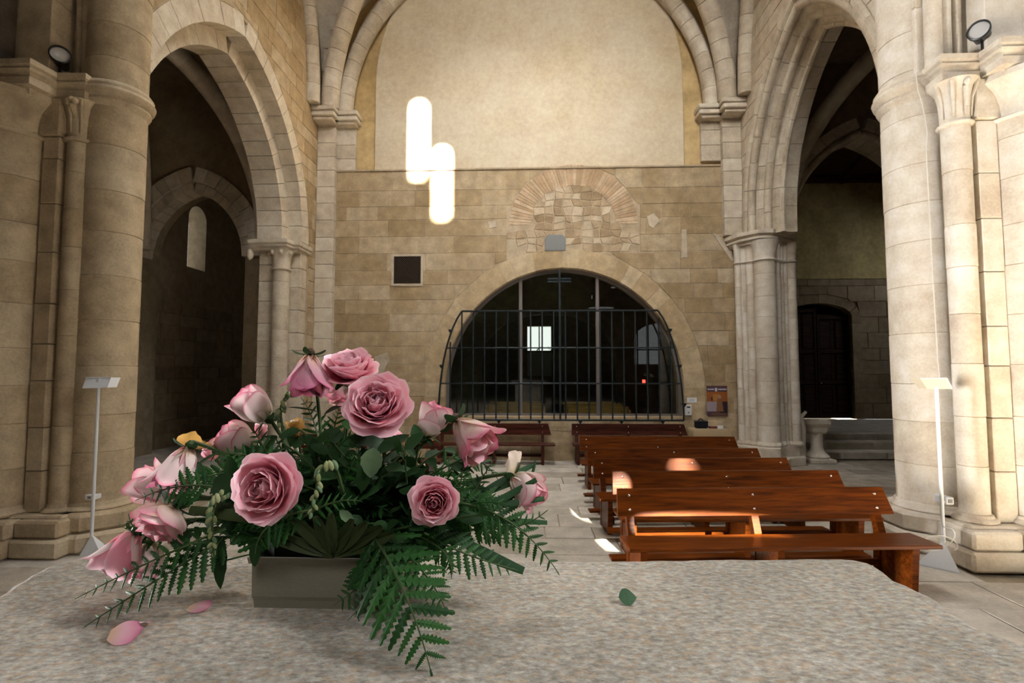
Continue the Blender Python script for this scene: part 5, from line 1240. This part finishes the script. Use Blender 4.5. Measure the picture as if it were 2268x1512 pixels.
# --- ferns
def pinna_mesh(name, mat, k=8, w=.17):
    V = []; Fc = []
    for j in range(k+1):
        x = j/k; z = -.12*x*x; V.append((x, 0, z))
    for s in (1, -1):
        prev = 0; e0 = len(V); V.append((0, s*.02, 0)); last = e0
        for j in range(k):
            x = j/k; hw = w*math.sin(math.pi*(.20+.78*(x+.3/k)))**.75*(1-.15*x)
            z = -.12*x*x-.02
            V.append((x+.55/k, s*hw, z-.01)); V.append((x+.98/k, s*hw*.46, z-.12/k)); n = len(V)
            Fc.append((j, last, n-2)); Fc.append((j, n-2, n-1)); Fc.append((j, n-1, j+1)); last = n-1
    m = mk(name, V, Fc); m.materials.append(mat); return m
PIN = [pinna_mesh('pinna', L_fern, 7, .165), pinna_mesh('pinna', L_fern, 9, .145)]
def frond(label, pts, lm, n=11, nrm=(0, -.5, 1), joined=False, seed=0, group=None, shape=.85, mesh=0):
    rnd = random.Random(seed+200); a, b, c = [Vector(q) for q in pts]; b = b*2-(a+c)/2; P = bez(a, b, c, 24); nr = Vector(nrm).normalized()
    t = None if joined else thing('fern_frond', label, 'fern', a, 0, group)
    J = MB()
    vf = tube(P, [.0022*(1-.7*i/24) for i in range(25)], 5)
    if joined: J.add(vf)
    else: ob('rachis', vf[0], vf[1], L_stem, t, True)
    for i in range(n):
        s = .10+.88*(i/(n-1)); k = s*24; q = min(int(k), 23); pos = P[q].lerp(P[q+1], k-q); T = (P[q+1]-P[q]).normalized(); nn = (nr-T*nr.dot(T)).normalized(); S = T.cross(nn)
        ln = 1.22*lm*((1-s)**shape*.92+.10)*(1 if s > .2 else .75)
        for sd in ((1, -1) if i < n-1 else (0,)):
            d = (S*sd*.92+T*(.45+.25*s)-nn*.12+nn*rnd.uniform(-.15, .12)).normalized() if sd else T
            x = d; z = (nn-x*nn.dot(x)).normalized(); z = (z+S*rnd.uniform(-.3, .3)).normalized(); z = (z-x*z.dot(x)).normalized(); y = z.cross(x)
            M = Matrix.Translation(pos-(a if not joined else Vector((0, 0, 0)))) @ Matrix((x, y, z)).transposed().to_4x4() @ Matrix.Scale(ln*rnd.uniform(.88, 1.1), 4)
            if joined: J.add(([M @ vv.co for vv in PIN[0].vertices], [tuple(p_.vertices) for p_ in PIN[0].polygons]))
            else: obm('pinna', PIN[(i+seed+mesh) % 2], t, M)
    if joined:
        o = J.ob('fern_frond', L_fern); tag(o, label, 'fern', group); return o
    return t
A3 = lambda x, y, Y: aY(x, y, Y)
G_ = None
def onalt(x, y, up=.004): q = aZ(x, y, ZT); return Vector((q.x, q.y, ZT+up))
FR = [
 ('large fern frond spilling forward over the altar in front of the planter', (A3(815, 1170, .80), A3(890, 1300, .685), onalt(955, 1497)), .085, 11, (.0, -.75, .7)),
 ('fern frond hanging down over the right half of the planter', (A3(845, 1190, .80), A3(835, 1275, .735), onalt(770, 1392, .012)), .055, 11, (0, -.85, .5)),
 ('fern frond crossing the planter front towards the lower left', (A3(880, 1200, .82), A3(820, 1275, .76), A3(742, 1338, .745)), .050, 11, (-.2, -.9, .4)),
 ('fern frond curling right just above the altar in front', (A3(880, 1210, .80), A3(940, 1270, .74), A3(985, 1345, .70)), .042, 10, (.3, -.8, .5)),
 ('long fern frond reaching down to the lower left altar', (A3(520, 1180, .82), A3(370, 1270, .76), onalt(186, 1398, .006)), .050, 14, (-.2, -.7, .7)),
 ('upper long fern frond stretched to the far left below the roses', (A3(500, 1170, .80), A3(330, 1245, .76), A3(166, 1326, .745)), .036, 14, (.25, -.6, .8)),
 ('small fern frond fanning left between the left roses', (A3(470, 1078, .80), A3(390, 1078, .79), A3(300, 1108, .79)), .040, 10, (0, -.9, .4)),
 ('fern frond drooping left of the big full rose', (A3(560, 1030, .84), A3(480, 1050, .82), A3(420, 1060, .80)), .040, 9, (0, -.8, .6)),
 ('large fern frond arching out at the right end', (A3(980, 1110, .84), A3(1120, 1150, .82), A3(1236, 1268, .80)), .055, 14, (.1, -.8, .6)),
 ('fern frond rising to the right below the strap leaves', (A3(1010, 1150, .83), A3(1120, 1170, .82), A3(1212, 1130, .83)), .034, 11, (0, -.85, .5)),
 ('upright fern frond beside the round right rose', (A3(990, 1150, .84), A3(1020, 1070, .85), A3(1024, 1000, .87)), .030, 10, (0, -.9, .3)),
 ('slender fern frond pointing up right of the round rose', (A3(1020, 1150, .84), A3(1055, 1080, .85), A3(1098, 1012, .87)), .028, 10, (-.2, -.9, .3)),
 ('fern frond behind the withered right rose', (A3(960, 1080, .90), A3(1040, 1020, .91), A3(1105, 1065, .90)), .035, 10, (0, -.6, .8)),
 ('fern frond lying low towards the right altar edge', (A3(940, 1180, .80), A3(1030, 1225, .78), A3(1145, 1262, .79)), .045, 12, (0, -.7, .7)),
 ('short fern frond hanging right of the planter', (A3(930, 1190, .80), A3(985, 1225, .765), A3(1000, 1278, .755)), .026, 9, (0, -.95, .2)),
 ('fern frond rising behind the upper left white roses', (A3(640, 1080, .88), A3(590, 1000, .87), A3(560, 948, .88)), .034, 10, (0, -.9, .3)),
 ('fern frond leaning left under the upper left roses', (A3(650, 1080, .86), A3(550, 1010, .84), A3(455, 1015, .83)), .040, 11, (0, -.7, .7)),
 ('tall fern frond below the hanging mauve rose', (A3(720, 1050, .90), A3(700, 950, .90), A3(668, 882, .91)), .036, 11, (0, -.9, .2)),
 ('fern frond rising behind the large open rose', (A3(730, 1040, .93), A3(740, 950, .94), A3(755, 900, .95)), .034, 10, (0, -.9, .2)),
 ('fern frond right below the big full rose', (A3(690, 1130, .78), A3(600, 1160, .755), A3(565, 1225, .75)), .042, 9, (0, -.85, .5)),
 ('fern frond pointing right in the middle foliage', (A3(650, 1160, .78), A3(730, 1115, .77), A3(800, 1110, .775)), .026, 9, (0, -.8, .6)),
 ('fern frond hanging below the lower left roses', (A3(440, 1150, .84), A3(330, 1180, .83), A3(285, 1140, .83)), .034, 10, (0, -.9, .4)),
]
for k, (lab, pts, lm, n, nr) in enumerate(FR): frond(lab, pts, lm, n, nr, seed=k)
rnf = random.Random(88)
for k in range(64):
    a0 = rnf.uniform(0, 6.28); base = SOIL+Vector((rnf.uniform(-.10, .12), rnf.uniform(-.03, .05), 0)); x = rnf.uniform(450, 1060); y = rnf.uniform(1000, 1200)-60*max(0, 1-abs(x-760)/300); Y = rnf.uniform(.80, .97)
    tip = A3(x, y, Y); mid_ = base.lerp(tip, .55)+Vector((0, 0, .035))
    frond('dark fern frond within the dense middle of the arrangement', (base, mid_, tip), rnf.uniform(.035, .055), 9, (rnf.uniform(-.4, .4), -.7, .7), joined=True, seed=100+k, group='ferns in the dense middle')
for k in range(26):
    rt = k % 2 == 0; base = SOIL+Vector((rnf.uniform(.04, .10) if rt else rnf.uniform(-.10, -.04), rnf.uniform(-.03, .03), 0))
    x = rnf.uniform(980, 1130) if rt else rnf.uniform(400, 560); y = rnf.uniform(1060, 1235) if rt else rnf.uniform(1040, 1225); tip = A3(x, y, rnf.uniform(.77, .90))
    lab = 'dark fern frond in the thick right end of the arrangement' if rt else 'dark fern frond in the thick left end of the arrangement'
    frond(lab, (base, base.lerp(tip, .55)+Vector((0, 0, .03)), tip), rnf.uniform(.035, .05), 10, (rnf.uniform(-.4, .4), -.8, .6), joined=True, seed=300+k, group='ferns in the right end' if rt else 'ferns in the left end')
# --- leafy sprigs filling the middle
def sprig(label, base, tip, n, size, kind, seed, group):
    rnd = random.Random(seed); P = bez(base, Vector(base).lerp(Vector(tip), .5)+Vector((0, 0, .02)), tip, 8); t = thing('leafy_sprig', label, 'sprig', base, 0, group)
    vf = tube(P, .0016, 5); ob('stem', vf[0], vf[1], L_stem, t, True)
    for i in range(n):
        q = P[min(8, 1+int(7*i/n)+1)]; d = (P[-1]-P[0]).normalized()*.5+Vector((rnd.uniform(-1, 1), rnd.uniform(-1, .4), rnd.uniform(-.6, .7)))
        obm('leaf', LEAF[kind], t, Matrix.Translation(q-Vector(base)) @ frame_from(d, Vector((rnd.uniform(-.5, .5), -.6, .8)).normalized()) @ Matrix.Scale(size*rnd.uniform(.75, 1.2), 4))
for k in range(96):
    x = rnf.uniform(440, 1070); y = rnf.uniform(985, 1215)-50*max(0, 1-abs(x-740)/250); Y = rnf.uniform(.80, .95)
    sprig('dark leafy sprig packed between the roses', SOIL+Vector((rnf.uniform(-.11, .13), rnf.uniform(-.04, .05), 0)), A3(x, y, Y), 9, rnf.uniform(.026, .044), 'dark', k, 'leafy sprigs between the roses')
def single_leaf(label, a, b, size, kind, up=(0, -1, .3), name='rose_leaf'):
    a, b = Vector(a), Vector(b); t = obm(name, LEAF[kind], None, Matrix.Translation(a) @ frame_from(b-a, Vector(up).normalized()) @ Matrix.Scale((b-a).length, 4) @ Matrix.Diagonal((1, size, 1, 1))); return tag(t, label, 'leaf')
single_leaf('pale green leaf pointing down below the large open rose', A3(828, 990, .80), A3(818, 1058, .79), 1.25, 'pale')
single_leaf('dark leaf jutting right below the large open rose', A3(832, 1005, .82), A3(906, 958, .84), .7, 'dark', (0, -.7, .7))
single_leaf('broad dark leaf under the large open rose', A3(800, 985, .84), A3(790, 950, .86), 1.3, 'dark')
single_leaf('greyish leaf right above the planter rim', A3(752, 1130, .775), A3(785, 1158, .77), .8, 'pale')
single_leaf('bluish dark leaf left of the big full rose', A3(515, 1085, .77), A3(468, 1060, .79), 1.2, 'dark')
single_leaf('dark pointed leaf hanging off the left end of the planter', A3(495, 1190, .80), A3(482, 1308, .79), .5, 'dark')
single_leaf('dark strap leaf bending over the planter corner', A3(572, 1190, .775), A3(560, 1258, .772), .7, 'dark')
def stalk(label, pts, buds, seed):
    rnd = random.Random(seed); sm = []
    P0 = [A3(*q) for q in pts]
    for i in range(len(P0)-1):
        p0, p1, p2, p3 = P0[max(i-1, 0)], P0[i], P0[i+1], P0[min(i+2, len(P0)-1)]
        for q in range(6):
            tt = q/6; sm.append(.5*((2*p1)+(p2-p0)*tt+(2*p0-5*p1+4*p2-p3)*tt*tt+(3*p1-p0-3*p2+p3)*tt**3))
    sm.append(P0[-1]); t = thing('snapdragon_stalk', label, 'flower stalk', sm[0]); n = len(sm)
    vf = tube(sm, [.0034-.002*i/n for i in range(n)], 6); ob('stem', vf[0], vf[1], L_stem, t, True)
    for i in range(buds):
        s = .30+.68*i/buds; q = sm[min(n-1, int(s*n))]; a = rnd.uniform(0, 6.28); r_ = .0050*(1.25-.7*s); off = Vector((math.cos(a), math.sin(a)*.7-.3, -.3))*r_*1.15
        vf = xform(ellipsoid((0, 0, 0), r_*1.7, r_*.85, r_*.85, 8, 6), Matrix.Translation(q+off) @ frame_from(Vector((math.cos(a), -.2, -1.2))))
        ob('flower_bud', vf[0], vf[1], L_bud if i % 3 else L_pale, t, True)
stalk('drooping stalk of pale green buds right of the big full rose', ((760, 1090, .80), (740, 1030, .785), (712, 1040, .775), (700, 1090, .765), (690, 1145, .76)), 16, 1)
stalk('long green bud stalk hanging left below the big full rose', ((545, 1130, .79), (500, 1090, .78), (476, 1110, .77), (470, 1170, .765), (474, 1232, .765)), 20, 2)
stalk('curved green bud stalk at the left of the hanging mauve rose', ((650, 1020, .9), (628, 960, .9), (622, 905, .89), (638, 872, .89), (655, 868, .885)), 16, 3)
stalk('withered pale bud stalk beside the round right rose', ((900, 1120, .84), (915, 1050, .84), (905, 1000, .85), (880, 985, .85)), 14, 4)
def strap(label, pts, w0, mat=L_strap, nrm=(0, -.9, .4)):
    a, b, c = [Vector(q) for q in pts]; P = bez(a, b*2-(a+c)/2, c, 12); V = []; Fc = []; nr = Vector(nrm)
    for i, q in enumerate(P):
        T = (P[min(i+1, 12)]-P[max(i-1, 0)]).normalized(); S = T.cross(nr).normalized(); hw = w0*(.75+.35*math.sin(math.pi*i/12)); V += [q+S*hw, q+nr*.0012, q-S*hw]
    for i in range(12): Fc += [(3*i, 3*i+1, 3*i+4, 3*i+3), (3*i+1, 3*i+2, 3*i+5, 3*i+4)]
    off = a; t = ob('strap_leaf', V, Fc, mat, None, True); return tag(t, label, 'leaf')
strap('strap leaf rising behind the far right rose', (A3(1010, 1130, .85), A3(1100, 1072, .87), A3(1180, 1030, .89)), .0052)
strap('strap leaf crossing in front of the far right rose', (A3(1020, 1150, .84), A3(1110, 1105, .84), A3(1188, 1062, .84)), .0052)
strap('dark strap leaf running under the far right rose', (A3(1020, 1140, .84), A3(1110, 1118, .84), A3(1206, 1104, .84)), .0050)
strap('level strap leaf at the right above the fern tips', (A3(1030, 1150, .85), A3(1120, 1153, .86), A3(1212, 1157, .87)), .0045)
strap('broad strap leaf slanting down to the right altar edge', (A3(1010, 1190, .82), A3(1080, 1228, .815), A3(1160, 1264, .81)), .0075)
strap('second strap leaf behind the upright right ferns', (A3(1000, 1130, .86), A3(1080, 1090, .87), A3(1160, 1062, .88)), .0045)
strap('short upright blade above the far right rose', (A3(1168, 1070, .88), A3(1180, 1045, .885), A3(1185, 1020, .89)), .0022)
strap('olive strap leaf across the left end below the roses', (A3(590, 1150, .775), A3(510, 1140, .78), A3(420, 1128, .79)), .0075, L_palm)
strap('shorter olive strap leaf left of the big full rose', (A3(560, 1140, .78), A3(510, 1125, .79), A3(470, 1118, .80)), .0060, L_palm)
strap('thin dark stem sticking out left of the planter', (A3(560, 1226, .80), A3(510, 1238, .795), A3(440, 1258, .79)), .0012, L_dark)
# palm fan above the planter rim
hub = A3(738, 1228, .785); t = thing('palm_fan', 'olive palm leaf fanned out above the planter rim', 'palm leaf', hub)
for k, (x, y) in enumerate(((580, 1178), (612, 1160), (650, 1148), (700, 1142), (735, 1136), (782, 1150), (812, 1158), (846, 1166), (872, 1182))):
    tip = A3(x, y, .762+.004*(k % 2)); d = tip-hub; L = d.length; V = []; Fc = []
    S = d.normalized().cross(Vector((0, -1, .1))).normalized()
    for i in range(8):
        q = i/7; hw = .0105*math.sin(math.pi*min(1, .08+.80*q))**.8*(L/.10)**.3; c = d*q; V += [c+S*hw+Vector((0, -.003, 0)), c+Vector((0, .002, 0)), c-S*hw+Vector((0, -.003, 0))]
    for i in range(7): Fc += [(3*i, 3*i+1, 3*i+4, 3*i+3), (3*i+1, 3*i+2, 3*i+5, 3*i+4)]
    ob('leaflet', V, Fc, L_palm, t, False, True)
# fallen petals and leaf on the altar
def fallen(px, py, L, rz, label, mat, tilt=0):
    q = onalt(px, py, .003); me = petal_mesh('petal', mat, L, L*.42, 78, 100, -40, L*.06, seed=int(px)); o = obm('fallen_petal', me, None, Matrix.Translation(q) @ Matrix.Rotation(rz, 4, 'Z') @ Matrix.Rotation(tilt, 4, 'X')); 
    zmin = min((o.matrix_basis @ v_.co).z for v_ in me.vertices); o.location.z += ZT+.0015-zmin
    return tag(o, label, 'petal', 'petals fallen on the altar')
fallen(240, 1422, .040, R(14), 'largest fallen pink petal at the lower left of the altar', P_mauve, R(38))
fallen(284, 1388, .034, R(-4), 'fallen curled white and pink petal behind the largest one', P_white, R(-25))
fallen(416, 1352, .034, R(8), 'fallen pink petal with yellow base near the planter', P_mauve, R(10))
o = obm('fallen_leaf', LEAF['strap'], None, Matrix.Translation(onalt(1370, 1336, .0045)) @ Matrix.Rotation(R(8), 4, 'Z') @ Matrix.Rotation(R(42), 4, 'X') @ Matrix.Scale(.030, 4) @ Matrix.Diagonal((1, 1.5, 1, 1)))
zmin = min((o.matrix_basis @ v_.co).z for v_ in LEAF['strap'].vertices); o.location.z += ZT+.001-zmin
tag(o, 'single small green leaf lying on the bare right part of the altar', 'leaf')
